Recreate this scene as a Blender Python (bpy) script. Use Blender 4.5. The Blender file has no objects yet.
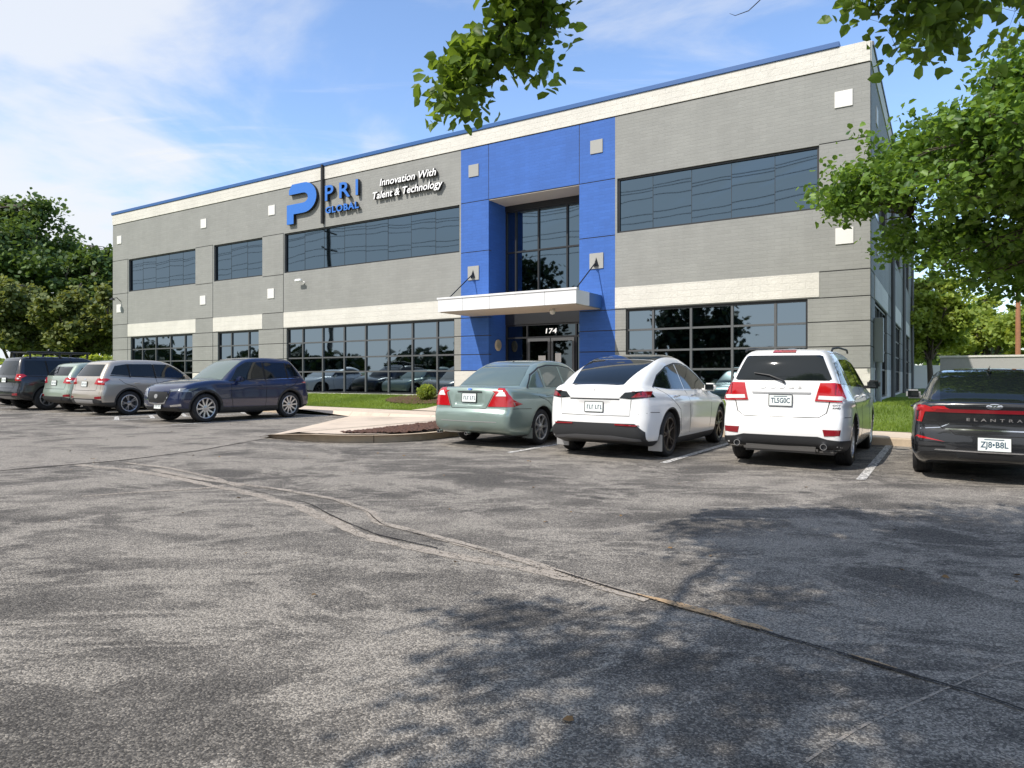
import bpy, math, random, numpy as np
from mathutils import Vector, Matrix
from mathutils.bvhtree import BVHTree
from mathutils.geometry import delaunay_2d_cdt
random.seed(7); RNG = np.random.default_rng(7)
scn = bpy.context.scene
COL = scn.collection
# ---------------------------------------------------------------- frame of the place: a runs along the facade (to the left), b towards it
DX, DY = .8472, .5313
HEAD = math.atan2(DX, DY)
def zg(a): return .009*max(-30, min(45, a))
def L(a, b, z=0.0): return Vector((-DX*a+DY*b, DY*a+DX*b, z))
def LG(a, b, dz=0.0): return L(a, b, zg(a)+dz)
# ---------------------------------------------------------------- objects
def props(o, label=None, cat=None, group=None, kind=None):
    if label: o['label'] = label
    if cat: o['category'] = cat
    if group: o['group'] = group
    if kind: o['kind'] = kind
    return o
def empty(name, loc=(0, 0, 0), rot=(0, 0, 0), label=None, cat=None, group=None):
    o = bpy.data.objects.new(name, None); COL.objects.link(o)
    o.location = loc; o.rotation_euler = rot
    return props(o, label, cat, group)
def obj(name, me, mats=None, parent=None, smooth=False, sharp=None):
    if mats is not None:
        for m in (mats if isinstance(mats, (list, tuple)) else [mats]): me.materials.append(m)
    if smooth:
        me.polygons.foreach_set('use_smooth', np.ones(len(me.polygons), dtype=bool))
        if sharp: me.set_sharp_from_angle(angle=math.radians(sharp))
    o = bpy.data.objects.new(name, me); COL.objects.link(o)
    if parent is not None: o.parent = parent
    return o
def mesh(vs, fs, mi=None):
    me = bpy.data.meshes.new('m'); me.from_pydata([tuple(v) for v in vs], [], [tuple(int(i) for i in f) for f in fs])
    if mi is not None: me.polygons.foreach_set('material_index', np.array(mi, dtype=np.int32))
    me.update(); return me
class MB:
    def __init__(s): s.v = []; s.f = []; s.m = []
    def add(s, vs, fs, m=0):
        n = len(s.v); s.v += [tuple(v) for v in vs]; s.f += [tuple(i+n for i in f) for f in fs]; s.m += [m]*len(fs); return s
    def box(s, x0, x1, y0, y1, z0, z1, m=0, bev=0, M=None):
        if bev <= 0:
            vs = [(x, y, z) for x in (x0, x1) for y in (y0, y1) for z in (z0, z1)]
            fs = [(0, 1, 3, 2), (4, 6, 7, 5), (0, 4, 5, 1), (2, 3, 7, 6), (0, 2, 6, 4), (1, 5, 7, 3)]
        else:
            import bmesh
            bm = bmesh.new(); bmesh.ops.create_cube(bm, size=1)
            for v in bm.verts: v.co = ((x0+x1)/2+v.co.x*(x1-x0), (y0+y1)/2+v.co.y*(y1-y0), (z0+z1)/2+v.co.z*(z1-z0))
            bmesh.ops.bevel(bm, geom=bm.edges[:], offset=bev, segments=2, affect='EDGES')
            bm.verts.index_update(); vs = [v.co.copy() for v in bm.verts]; fs = [[v.index for v in f.verts] for f in bm.faces]; bm.free()
        if M is not None: vs = [M @ Vector(v) for v in vs]
        return s.add(vs, fs, m)
    def tube(s, pts, rad, n=8, m=0, cap=True):
        pts = [Vector(p) for p in pts]; k = len(pts)
        if not isinstance(rad, (list, tuple)): rad = [rad]*k
        rings = []; up = Vector((0, 0, 1))
        for i, p in enumerate(pts):
            t = (pts[min(i+1, k-1)]-pts[max(i-1, 0)]).normalized()
            a = t.cross(up if abs(t.z) < .95 else Vector((1, 0, 0))).normalized(); b = t.cross(a)
            rings.append([p+(a*math.cos(2*math.pi*j/n)+b*math.sin(2*math.pi*j/n))*rad[i] for j in range(n)])
        vs = [v for r in rings for v in r]
        fs = [(i*n+j, i*n+(j+1) % n, (i+1)*n+(j+1) % n, (i+1)*n+j) for i in range(k-1) for j in range(n)]
        if cap: fs += [tuple(range(n-1, -1, -1)), tuple((k-1)*n+j for j in range(n))]
        return s.add(vs, fs, m)
    def lathe(s, prof, n=32, axis='z', c=(0, 0, 0), m=0):     # prof = (radius, height)
        vs = []
        for r, h in prof:
            for j in range(n):
                a = 2*math.pi*j/n; x, y = r*math.cos(a), r*math.sin(a)
                p = (x, y, h) if axis == 'z' else ((x, h, y) if axis == 'y' else (h, x, y))
                vs.append((p[0]+c[0], p[1]+c[1], p[2]+c[2]))
        fs = [(i*n+j, i*n+(j+1) % n, (i+1)*n+(j+1) % n, (i+1)*n+j) for i in range(len(prof)-1) for j in range(n)]
        return s.add(vs, fs, m)
    def build(s, name, mats, parent=None, smooth=False, sharp=35):
        return obj(name, mesh(s.v, s.f, s.m), mats, parent, smooth, sharp)
# ---------------------------------------------------------------- materials
def mat(name):
    m = bpy.data.materials.new(name); m.use_nodes = True; nt = m.node_tree
    return m, nt, nt.nodes['Principled BSDF']
def simple(name, col, rough=.6, metal=0, coat=0, noise=0, nscale=8, bump=0, bscale=60, spec=None):
    m, nt, b = mat(name)
    b.inputs['Base Color'].default_value = (*col, 1); b.inputs['Roughness'].default_value = rough
    b.inputs['Metallic'].default_value = metal; b.inputs['Coat Weight'].default_value = coat; b.inputs['Coat Roughness'].default_value = .03
    if spec is not None: b.inputs['Specular IOR Level'].default_value = spec
    if noise or bump:
        tc = nt.nodes.new('ShaderNodeTexCoord')
    if noise:
        n = nt.nodes.new('ShaderNodeTexNoise'); n.inputs['Scale'].default_value = nscale; n.inputs['Detail'].default_value = 6
        nt.links.new(tc.outputs['Object'], n.inputs['Vector'])
        mx = nt.nodes.new('ShaderNodeMix'); mx.data_type = 'RGBA'
        mx.inputs['A'].default_value = (*[c*(1-noise) for c in col], 1); mx.inputs['B'].default_value = (*[min(1, c*(1+noise)) for c in col], 1)
        nt.links.new(n.outputs['Fac'], mx.inputs['Factor']); nt.links.new(mx.outputs['Result'], b.inputs['Base Color'])
    if bump:
        n2 = nt.nodes.new('ShaderNodeTexNoise'); n2.inputs['Scale'].default_value = bscale; n2.inputs['Detail'].default_value = 4
        nt.links.new(tc.outputs['Object'], n2.inputs['Vector'])
        bp = nt.nodes.new('ShaderNodeBump'); bp.inputs['Strength'].default_value = bump; bp.inputs['Distance'].default_value = .01
        nt.links.new(n2.outputs['Fac'], bp.inputs['Height']); nt.links.new(bp.outputs['Normal'], b.inputs['Normal'])
    return m
def N(nt, t, **kw):
    n = nt.nodes.new(t)
    for k, v in kw.items():
        if k in n.inputs.keys(): n.inputs[k].default_value = v
        else: setattr(n, k, v)
    return n
def math_(nt, op, a, b=None, c=None):
    n = nt.nodes.new('ShaderNodeMath'); n.operation = op
    for i, x in enumerate((a, b, c)):
        if x is None: continue
        if isinstance(x, (int, float)): n.inputs[i].default_value = x
        else: nt.links.new(x, n.inputs[i])
    return n.outputs[0]
def mixc(nt, f, a, b):
    n = nt.nodes.new('ShaderNodeMix'); n.data_type = 'RGBA'
    for k, x in (('Factor', f), ('A', a), ('B', b)):
        if isinstance(x, (int, float)): n.inputs[k].default_value = x
        elif isinstance(x, tuple): n.inputs[k].default_value = (*x, 1)
        else: nt.links.new(x, n.inputs[k])
    return n.outputs['Result']
def ramp(nt, src, stops):
    r = nt.nodes.new('ShaderNodeValToRGB'); e = r.color_ramp.elements
    e[0].position, e[0].color = stops[0][0], (*stops[0][1], 1); e[1].position, e[1].color = stops[-1][0], (*stops[-1][1], 1)
    for p, c in stops[1:-1]:
        k = e.new(p); k.color = (*c, 1)
    nt.links.new(src, r.inputs['Fac']); return r.outputs['Color']
def maprange(nt, src, a, b, c=0.0, d=1.0):
    n = nt.nodes.new('ShaderNodeMapRange'); n.interpolation_type = 'SMOOTHSTEP'
    nt.links.new(src, n.inputs[0])
    for i, x in enumerate((a, b, c, d)): n.inputs[i+1].default_value = x
    return n.outputs[0]
def brick(name, col, var=.12, rough=.75, bump=.6, w=.41, h=.102, chips=0.0, mortar=.86):
    m, nt, b = mat(name); tc = N(nt, 'ShaderNodeTexCoord'); sx = N(nt, 'ShaderNodeSeparateXYZ'); nt.links.new(tc.outputs['Object'], sx.inputs[0])
    cx = N(nt, 'ShaderNodeCombineXYZ'); nt.links.new(math_(nt, 'ADD', sx.outputs[0], sx.outputs[1]), cx.inputs[0]); nt.links.new(sx.outputs[2], cx.inputs[1])
    bt = N(nt, 'ShaderNodeTexBrick'); nt.links.new(cx.outputs[0], bt.inputs['Vector'])
    bt.inputs['Scale'].default_value = 1; bt.inputs['Brick Width'].default_value = w; bt.inputs['Row Height'].default_value = h
    bt.inputs['Mortar Size'].default_value = .007; bt.inputs['Mortar Smooth'].default_value = .3
    bt.inputs['Color1'].default_value = (*[c*(1-var) for c in col], 1); bt.inputs['Color2'].default_value = (*[min(1, c*(1+var)) for c in col], 1)
    bt.inputs['Mortar'].default_value = (*[c*mortar for c in col], 1)
    n = N(nt, 'ShaderNodeTexNoise', Scale=.7, Detail=8.0, Roughness=.65); nt.links.new(tc.outputs['Object'], n.inputs['Vector'])
    # streaks run down the wall
    mp = N(nt, 'ShaderNodeMapping'); mp.inputs['Scale'].default_value = (3.0, 3.0, .25); nt.links.new(tc.outputs['Object'], mp.inputs['Vector'])
    n3 = N(nt, 'ShaderNodeTexNoise', Scale=1.0, Detail=5.0); nt.links.new(mp.outputs[0], n3.inputs['Vector'])
    f = math_(nt, 'MULTIPLY', maprange(nt, n.outputs['Fac'], .25, .75, .93, 1.06), maprange(nt, n3.outputs['Fac'], .3, .7, .975, 1.02))
    vm = N(nt, 'ShaderNodeVectorMath', operation='SCALE'); nt.links.new(bt.outputs['Color'], vm.inputs[0]); nt.links.new(f, vm.inputs['Scale'])
    nt.links.new(vm.outputs[0], b.inputs['Base Color']); b.inputs['Roughness'].default_value = rough
    n2 = N(nt, 'ShaderNodeTexNoise', Scale=14.0, Detail=5.0); nt.links.new(tc.outputs['Object'], n2.inputs['Vector'])
    hgt = math_(nt, 'ADD', math_(nt, 'MULTIPLY', bt.outputs['Fac'], -.7), math_(nt, 'MULTIPLY', n2.outputs['Fac'], 1.0+chips))
    bp = N(nt, 'ShaderNodeBump'); bp.inputs['Strength'].default_value = bump; bp.inputs['Distance'].default_value = .012
    nt.links.new(hgt, bp.inputs['Height']); nt.links.new(bp.outputs[0], b.inputs['Normal'])
    return m
def glass_mirror(name, col=(.22, .275, .315), wave=.10, scale=.8, rough=.02):
    m, nt, b = mat(name); b.inputs['Base Color'].default_value = (*col, 1); b.inputs['Metallic'].default_value = 1; b.inputs['Roughness'].default_value = rough
    tc = N(nt, 'ShaderNodeTexCoord'); n = N(nt, 'ShaderNodeTexNoise', Scale=scale, Detail=1.0); nt.links.new(tc.outputs['Object'], n.inputs['Vector'])
    bp = N(nt, 'ShaderNodeBump'); bp.inputs['Strength'].default_value = wave; bp.inputs['Distance'].default_value = .05
    nt.links.new(n.outputs['Fac'], bp.inputs['Height']); nt.links.new(bp.outputs[0], b.inputs['Normal'])
    return m
def asphalt(name, tone=1.0, light=0.0):
    m, nt, b = mat(name); tc = N(nt, 'ShaderNodeTexCoord'); v = tc.outputs['Object']
    # slow wear pattern
    wn = N(nt, 'ShaderNodeTexNoise', Scale=.62, Detail=10.0, Roughness=.70, Distortion=.3); nt.links.new(v, wn.inputs['Vector'])
    mp = N(nt, 'ShaderNodeMapping'); mp.inputs['Rotation'].default_value = (0, 0, .35); mp.inputs['Scale'].default_value = (.75, 1.25, 1); nt.links.new(v, mp.inputs['Vector'])
    ws = N(nt, 'ShaderNodeTexNoise', Scale=.9, Detail=7.0, Roughness=.6, Distortion=.5); nt.links.new(mp.outputs[0], ws.inputs['Vector'])
    wear = math_(nt, 'ADD', math_(nt, 'MULTIPLY', wn.outputs['Fac'], .55), math_(nt, 'MULTIPLY', ws.outputs['Fac'], .45))
    rn = N(nt, 'ShaderNodeTexNoise', Scale=.55, Detail=7.0, Roughness=.68, Distortion=.45); nt.links.new(mp.outputs[0], rn.inputs['Vector'])
    ridge = maprange(nt, math_(nt, 'ABSOLUTE', math_(nt, 'SUBTRACT', rn.outputs['Fac'], .5)), .0, .045, .11, .0)
    wear = math_(nt, 'ADD', wear, ridge)
    p = maprange(nt, wear, .40-light*.075, .63-light*.075, .15, .70)
    vo = N(nt, 'ShaderNodeTexVoronoi', Scale=125.0); nt.links.new(v, vo.inputs['Vector'])
    sp = N(nt, 'ShaderNodeSeparateColor'); nt.links.new(vo.outputs['Color'], sp.inputs[0])
    v2 = N(nt, 'ShaderNodeTexVoronoi', Scale=260.0); nt.links.new(v, v2.inputs['Vector']); s2 = N(nt, 'ShaderNodeSeparateColor'); nt.links.new(v2.outputs['Color'], s2.inputs[0])
    rnd = math_(nt, 'ADD', math_(nt, 'MULTIPLY', sp.outputs[0], .62), math_(nt, 'MULTIPLY', s2.outputs[0], .26))
    t = math_(nt, 'ADD', math_(nt, 'MULTIPLY', rnd, .85), math_(nt, 'MULTIPLY', p, .62)); T = tone
    col = ramp(nt, t, [(0, (.020*T, .018*T, .016*T)), (.30, (.041*T, .038*T, .035*T)), (.52, (.083*T, .077*T, .070*T)), (.74, (.180*T, .164*T, .143*T)), (1, (.46*T, .42*T, .36*T))])
    col = mixc(nt, math_(nt, 'MULTIPLY', p, .35), col, (.225*T, .202*T, .177*T))
    ov = N(nt, 'ShaderNodeTexVoronoi', Scale=.8); nt.links.new(v, ov.inputs['Vector']); on = N(nt, 'ShaderNodeTexNoise', Scale=7.0, Detail=4.0); nt.links.new(v, on.inputs['Vector'])
    spot = maprange(nt, math_(nt, 'ADD', ov.outputs['Distance'], math_(nt, 'MULTIPLY', on.outputs['Fac'], .10)), .085, .15, .55, 0.0)
    col = mixc(nt, spot, col, (.022, .021, .020)); stone = t
    nt.links.new(col, b.inputs['Base Color']); b.inputs['Roughness'].default_value = .85
    b.inputs['Specular IOR Level'].default_value = .25
    h = math_(nt, 'ADD', math_(nt, 'MULTIPLY', vo.outputs['Distance'], -1.0), math_(nt, 'MULTIPLY', stone, .35))
    bp = N(nt, 'ShaderNodeBump'); bp.inputs['Strength'].default_value = .55; bp.inputs['Distance'].default_value = .006
    nt.links.new(h, bp.inputs['Height']); nt.links.new(bp.outputs[0], b.inputs['Normal'])
    return m
def leafmat(name, c0, c1, trans=.35, rough=.5):
    m, nt, b = mat(name); at = N(nt, 'ShaderNodeAttribute', attribute_name='v')
    col = mixc(nt, at.outputs['Fac'], c0, c1); nt.links.new(col, b.inputs['Base Color']); b.inputs['Roughness'].default_value = rough
    tr = N(nt, 'ShaderNodeBsdfTranslucent'); tcol = mixc(nt, .5, col, (c1[0]*1.9, c1[1]*1.7, c1[2]*.8)); nt.links.new(tcol, tr.inputs['Color'])
    ms = N(nt, 'ShaderNodeMixShader'); ms.inputs[0].default_value = trans
    nt.links.new(b.outputs[0], ms.inputs[1]); nt.links.new(tr.outputs[0], ms.inputs[2])
    nt.links.new(ms.outputs[0], nt.nodes['Material Output'].inputs['Surface'])
    return m
M = dict(
    grey=brick('grey_painted_brick', (.262, .265, .25), var=.035, bump=.38, mortar=.92), blue=brick('blue_painted_brick', (.035, .120, .41), var=.05, bump=.35, mortar=.90),
    light=brick('cream_split_block', (.62, .60, .545), var=.02, bump=.6, mortar=.97, w=.41, h=.20, chips=.8),
    joint=simple('joint_sealant', (.05, .05, .05), .9), coping=simple('blue_coping', (.025, .10, .29), .4),
    frame_d=simple('dark_frame', (.018, .019, .021), .4), frame_g=simple('grey_frame', (.11, .115, .12), .45, .3),
    glass=glass_mirror('window_glass', wave=.10, scale=.9), glass_up=glass_mirror('upper_window_glass', (.125, .175, .215), wave=.075, scale=.6),
    alu=simple('canopy_aluminium', (.72, .73, .74), .5, 0, noise=.06, nscale=1.5), soffit=simple('soffit', (.54, .47, .40), .7, noise=.05),
    white=simple('white_square', (.70, .69, .66), .6), greysq=simple('grey_square', (.33, .33, .31), .6),
    black=simple('black_metal', (.012, .012, .013), .4), sblue=simple('sign_blue', (.03, .16, .55), .4), swhite=simple('sign_white', (.85, .85, .85), .5),
    conc=simple('concrete', (.60, .50, .40), .85, noise=.14, nscale=2.2, bump=.3, bscale=90), kerb=simple('kerb_concrete', (.50, .40, .29), .85, noise=.25, nscale=5, bump=.5, bscale=60),
    line=None, asphalt=asphalt('asphalt'), asph2=asphalt('worn_asphalt', 1.0, .9),
    roof=simple('roof', (.3, .3, .3), .9), inside=simple('dark_inside', (.01, .01, .012), .6),
    bark=simple('bark', (.085, .068, .052), .9, noise=.4, nscale=12, bump=.8, bscale=30),
    pear=leafmat('pear_leaf', (.032, .090, .014), (.20, .33, .05), .38), pear2=leafmat('shade_leaf', (.055, .12, .018), (.20, .30, .045), .50),
    tree=leafmat('tree_leaf', (.035, .075, .022), (.14, .22, .05), .34, .6), tree2=leafmat('tree_leaf_b', (.06, .10, .022), (.22, .25, .065), .34, .6),
    tree3=leafmat('tree_leaf_c', (.12, .19, .03), (.38, .46, .09), .45, .6), treer=leafmat('tree_leaf_far', (.012, .026, .009), (.035, .055, .016), .15, .7),
    grassb=leafmat('grass_blade', (.10, .17, .018), (.27, .36, .05), .35, .6), grassg=simple('grass_ground', (.11, .165, .025), .95, noise=.35, nscale=6, bump=.6, bscale=40),
    mulch=simple('mulch', (.085, .042, .028), .95, noise=.6, nscale=40, bump=1.0, bscale=45), field=simple('field', (.07, .10, .03), .95, noise=.3, nscale=.2),
    tyre=simple('tyre_rubber', (.016, .016, .017), .75, bump=.2, bscale=120), plastic=simple('black_plastic', (.022, .023, .025), .55),
    cglass=simple('car_glass', (.008, .011, .012), .03, spec=.55), cglass2=simple('car_glass_green_sky', (.10, .135, .125), .03, spec=1.0),  # green glass: lighter base stands in for reflected sky and the view through
    chrome=simple('chrome', (.75, .76, .78), .12, 1), rim=simple('alloy', (.52, .53, .55), .28, .85), rimd=simple('dark_alloy', (.10, .085, .075), .35, .7),
    red=simple('red_lens', (.42, .008, .012), .12, coat=1), redd=simple('dark_red_lens', (.22, .006, .012), .12, coat=1), clear=simple('clear_lens', (.75, .72, .70), .12, coat=1),
    headl=simple('headlamp_lens', (.22, .24, .26), .08, coat=1, metal=.4),
    plate=simple('number_plate', (.72, .76, .74), .5), ink=simple('plate_ink', (.02, .06, .10), .5), seam=simple('seam', (.01, .01, .01), .9), alucl=simple('silver_trim', (.42, .42, .42), .4, .5),
)
def linemat():
    m, nt, b = mat('parking_line_paint'); tc = N(nt, 'ShaderNodeTexCoord'); n = N(nt, 'ShaderNodeTexNoise', Scale=26.0, Detail=6.0, Roughness=.7); nt.links.new(tc.outputs['Object'], n.inputs['Vector'])
    f = maprange(nt, n.outputs['Fac'], .42, .56); nt.links.new(mixc(nt, f, (.13, .125, .12), (.70, .68, .64)), b.inputs['Base Color']); b.inputs['Roughness'].default_value = .8
    return m
M['line'] = linemat()
def scored(m, period):
    nt = m.node_tree; b = nt.nodes['Principled BSDF']; tc = N(nt, 'ShaderNodeTexCoord'); s = N(nt, 'ShaderNodeSeparateXYZ'); nt.links.new(tc.outputs['Object'], s.inputs[0])
    a = math_(nt, 'ADD', math_(nt, 'MULTIPLY', s.outputs[0], -DX), math_(nt, 'MULTIPLY', s.outputs[1], DY)); fr = math_(nt, 'FRACT', math_(nt, 'DIVIDE', a, period)); ln = math_(nt, 'LESS_THAN', fr, .014/period)
    n = N(nt, 'ShaderNodeTexNoise', Scale=1.1, Detail=8.0, Roughness=.7); nt.links.new(tc.outputs['Object'], n.inputs['Vector'])
    src = b.inputs['Base Color'].links[0].from_socket; st = mixc(nt, maprange(nt, n.outputs['Fac'], .45, .75, 0, .55), src, (.20, .165, .13)); nt.links.new(mixc(nt, math_(nt, 'MULTIPLY', ln, .75), st, (.05, .04, .03)), b.inputs['Base Color'])
scored(M['conc'], 1.52); scored(M['kerb'], 3.04)
def crackmat(name, light, w=.5, col=(.36, .325, .28)):
    m, nt, b = mat(name); tc = N(nt, 'ShaderNodeTexCoord'); v = tc.outputs['Object']
    vo = N(nt, 'ShaderNodeTexVoronoi', Scale=90.0); nt.links.new(v, vo.inputs['Vector']); n = N(nt, 'ShaderNodeTexNoise', Scale=3.5, Detail=7.0, Roughness=.7); nt.links.new(v, n.inputs['Vector'])
    sp = N(nt, 'ShaderNodeSeparateColor'); nt.links.new(vo.outputs['Color'], sp.inputs[0])
    f = maprange(nt, math_(nt, 'SUBTRACT', math_(nt, 'ADD', math_(nt, 'MULTIPLY', n.outputs['Fac'], 1.5), light-.75), sp.outputs[0]), -.15, .15)
    n5 = N(nt, 'ShaderNodeTexNoise', Scale=16.0, Detail=8.0, Roughness=.75); nt.links.new(v, n5.inputs['Vector'])
    nt.links.new(mixc(nt, n5.outputs['Fac'], tuple(c*.6 for c in col), tuple(min(1, c*1.35) for c in col)), b.inputs['Base Color']); b.inputs['Roughness'].default_value = .9; nt.links.new(math_(nt, 'MULTIPLY', f, maprange(nt, n5.outputs['Fac'], .30, .42)), b.inputs['Alpha'])
    bp = N(nt, 'ShaderNodeBump'); bp.inputs['Strength'].default_value = .5; bp.inputs['Distance'].default_value = .006
    nt.links.new(vo.outputs['Distance'], bp.inputs['Height']); nt.links.new(bp.outputs[0], b.inputs['Normal'])
    return m
M['seal'] = crackmat('worn_crack_seal', .80, col=(.36, .315, .265)); M['seal_o'] = crackmat('bare_clay_seal', .85, col=(.44, .30, .17)); M['gap'] = crackmat('crack_gap', .95, col=(.018, .013, .010))
def paint(name, col, metal=0.0, rough=.32, arches=(), R=.38, lip=.004, sill=.0, clad=(.022, .023, .025)):
    m, nt, b = mat(name); tc = N(nt, 'ShaderNodeTexCoord'); s = N(nt, 'ShaderNodeSeparateXYZ'); nt.links.new(tc.outputs['Object'], s.inputs[0])
    mask = math_(nt, 'LESS_THAN', s.outputs[2], sill)
    for ax, az in arches:
        dx = math_(nt, 'SUBTRACT', s.outputs[0], ax); dz = math_(nt, 'SUBTRACT', s.outputs[2], az)
        d = math_(nt, 'SQRT', math_(nt, 'ADD', math_(nt, 'MULTIPLY', dx, dx), math_(nt, 'MULTIPLY', dz, dz)))
        mask = math_(nt, 'MAXIMUM', mask, math_(nt, 'LESS_THAN', d, R+lip))
    fl = N(nt, 'ShaderNodeTexNoise', Scale=900.0); nt.links.new(tc.outputs['Object'], fl.inputs['Vector'])
    c = mixc(nt, math_(nt, 'MULTIPLY', fl.outputs['Fac'], .25*metal), col, tuple(min(1, x*1.6) for x in col))
    nt.links.new(mixc(nt, mask, c, clad), b.inputs['Base Color'])
    inv = math_(nt, 'SUBTRACT', 1.0, mask)
    nt.links.new(math_(nt, 'MULTIPLY', inv, metal), b.inputs['Metallic']); nt.links.new(inv, b.inputs['Coat Weight'])
    nt.links.new(math_(nt, 'ADD', math_(nt, 'MULTIPLY', mask, .25), rough), b.inputs['Roughness']); b.inputs['Coat Roughness'].default_value = .03
    return m
# ---------------------------------------------------------------- lettering
def text_mesh(s, size, ext, bold=0.0, shear=0.0, spacing=1.0, width=None, align='LEFT'):
    cu = bpy.data.curves.new('t', 'FONT'); cu.body = s; cu.size = size; cu.extrude = ext; cu.offset = bold; cu.shear = shear; cu.space_character = spacing; cu.resolution_u = 3
    o = bpy.data.objects.new('t', cu); COL.objects.link(o); bpy.context.view_layer.update()
    me = bpy.data.meshes.new_from_object(o); bpy.data.objects.remove(o); bpy.data.curves.remove(cu)
    co = np.empty(len(me.vertices)*3); me.vertices.foreach_get('co', co); co = co.reshape(-1, 3)
    x0, x1 = co[:, 0].min(), co[:, 0].max(); co[:, 0] -= x0
    if width: co[:, 0] *= width/(x1-x0)
    if align == 'CENTER': co[:, 0] -= co[:, 0].max()/2
    me.vertices.foreach_set('co', co.ravel()); me.update(); me.materials.clear()
    return me
def stand(me, Mx, front=(0, 0, 1)):
    """material slot 0 on faces that look to the reader, slot 1 on the returns; then move the mesh by matrix Mx"""
    idx = [0 if p.normal.z > .7 else 1 for p in me.polygons]; me.polygons.foreach_set('material_index', np.array(idx, dtype=np.int32))
    me.transform(Mx); me.update(); return me
# =================================================================== CARS
def chaikin(p, n=2, closed=True):
    p = [tuple(q) for q in p]
    for _ in range(n):
        o = []; k = len(p)
        for i in range(k if closed else k-1):
            a, b = p[i], p[(i+1) % k]; o.append((a[0]*.75+b[0]*.25, a[1]*.75+b[1]*.25)); o.append((a[0]*.25+b[0]*.75, a[1]*.25+b[1]*.75))
        p = o
    return p
def poly_sdf(P, X, Z):
    P = np.array(P); d = np.full(X.shape, 1e9); s = np.ones(X.shape)
    n = len(P)
    for i in range(n):
        a = P[i]; b = P[i-1]; e = b-a; wx, wz = X-a[0], Z-a[1]
        t = np.clip((wx*e[0]+wz*e[1])/max(1e-12, e@e), 0, 1); d = np.minimum(d, (wx-e[0]*t)**2+(wz-e[1]*t)**2)
        c1 = Z >= a[1]; c2 = Z < b[1]; c3 = e[0]*wz > e[1]*wx
        s = np.where((c1 & c2 & c3) | (~c1 & ~c2 & ~c3), -s, s)
    return s*np.sqrt(d)
class Field2:
    def __init__(s, P, x0, x1, z0, z1, h=.02):
        s.x0, s.z0, s.h = x0, z0, h; s.nx = int((x1-x0)/h)+2; s.nz = int((z1-z0)/h)+2
        X, Z = np.meshgrid(x0+np.arange(s.nx)*h, z0+np.arange(s.nz)*h, indexing='ij'); s.g = poly_sdf(P, X, Z)
    def __call__(s, x, z):
        u = np.clip((x-s.x0)/s.h, 0, s.nx-1.001); v = np.clip((z-s.z0)/s.h, 0, s.nz-1.001); i = u.astype(int); j = v.astype(int); u = u-i; v = v-j; g = s.g
        return (g[i, j]*(1-u)+g[i+1, j]*u)*(1-v)+(g[i, j+1]*(1-u)+g[i+1, j+1]*u)*v
def smax(a, b, k): h = np.maximum(k-np.abs(a-b), 0)/k; return np.maximum(a, b)+h*h*k*.25
def smin(a, b, k): return -smax(-a, -b, k)
def sstep(a, b, x): t = np.clip((x-a)/(b-a), 0, 1); return t*t*(3-2*t)
class Tab:
    def __init__(s, pts, w):
        xs = [p[0] for p in pts]; s.a, s.b = min(xs)-.6, max(xs)+.6; s.x = np.linspace(s.a, s.b, 600); y = np.interp(s.x, xs, [p[1] for p in pts])
        k = max(1, int(w/(s.x[1]-s.x[0]))); ker = np.ones(k)/k
        for _ in range(2): y = np.convolve(np.pad(y, k, mode='edge'), ker, 'same')[k:-k]
        s.y = y
    def __call__(s, x): return np.interp(x, s.x, s.y)
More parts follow.
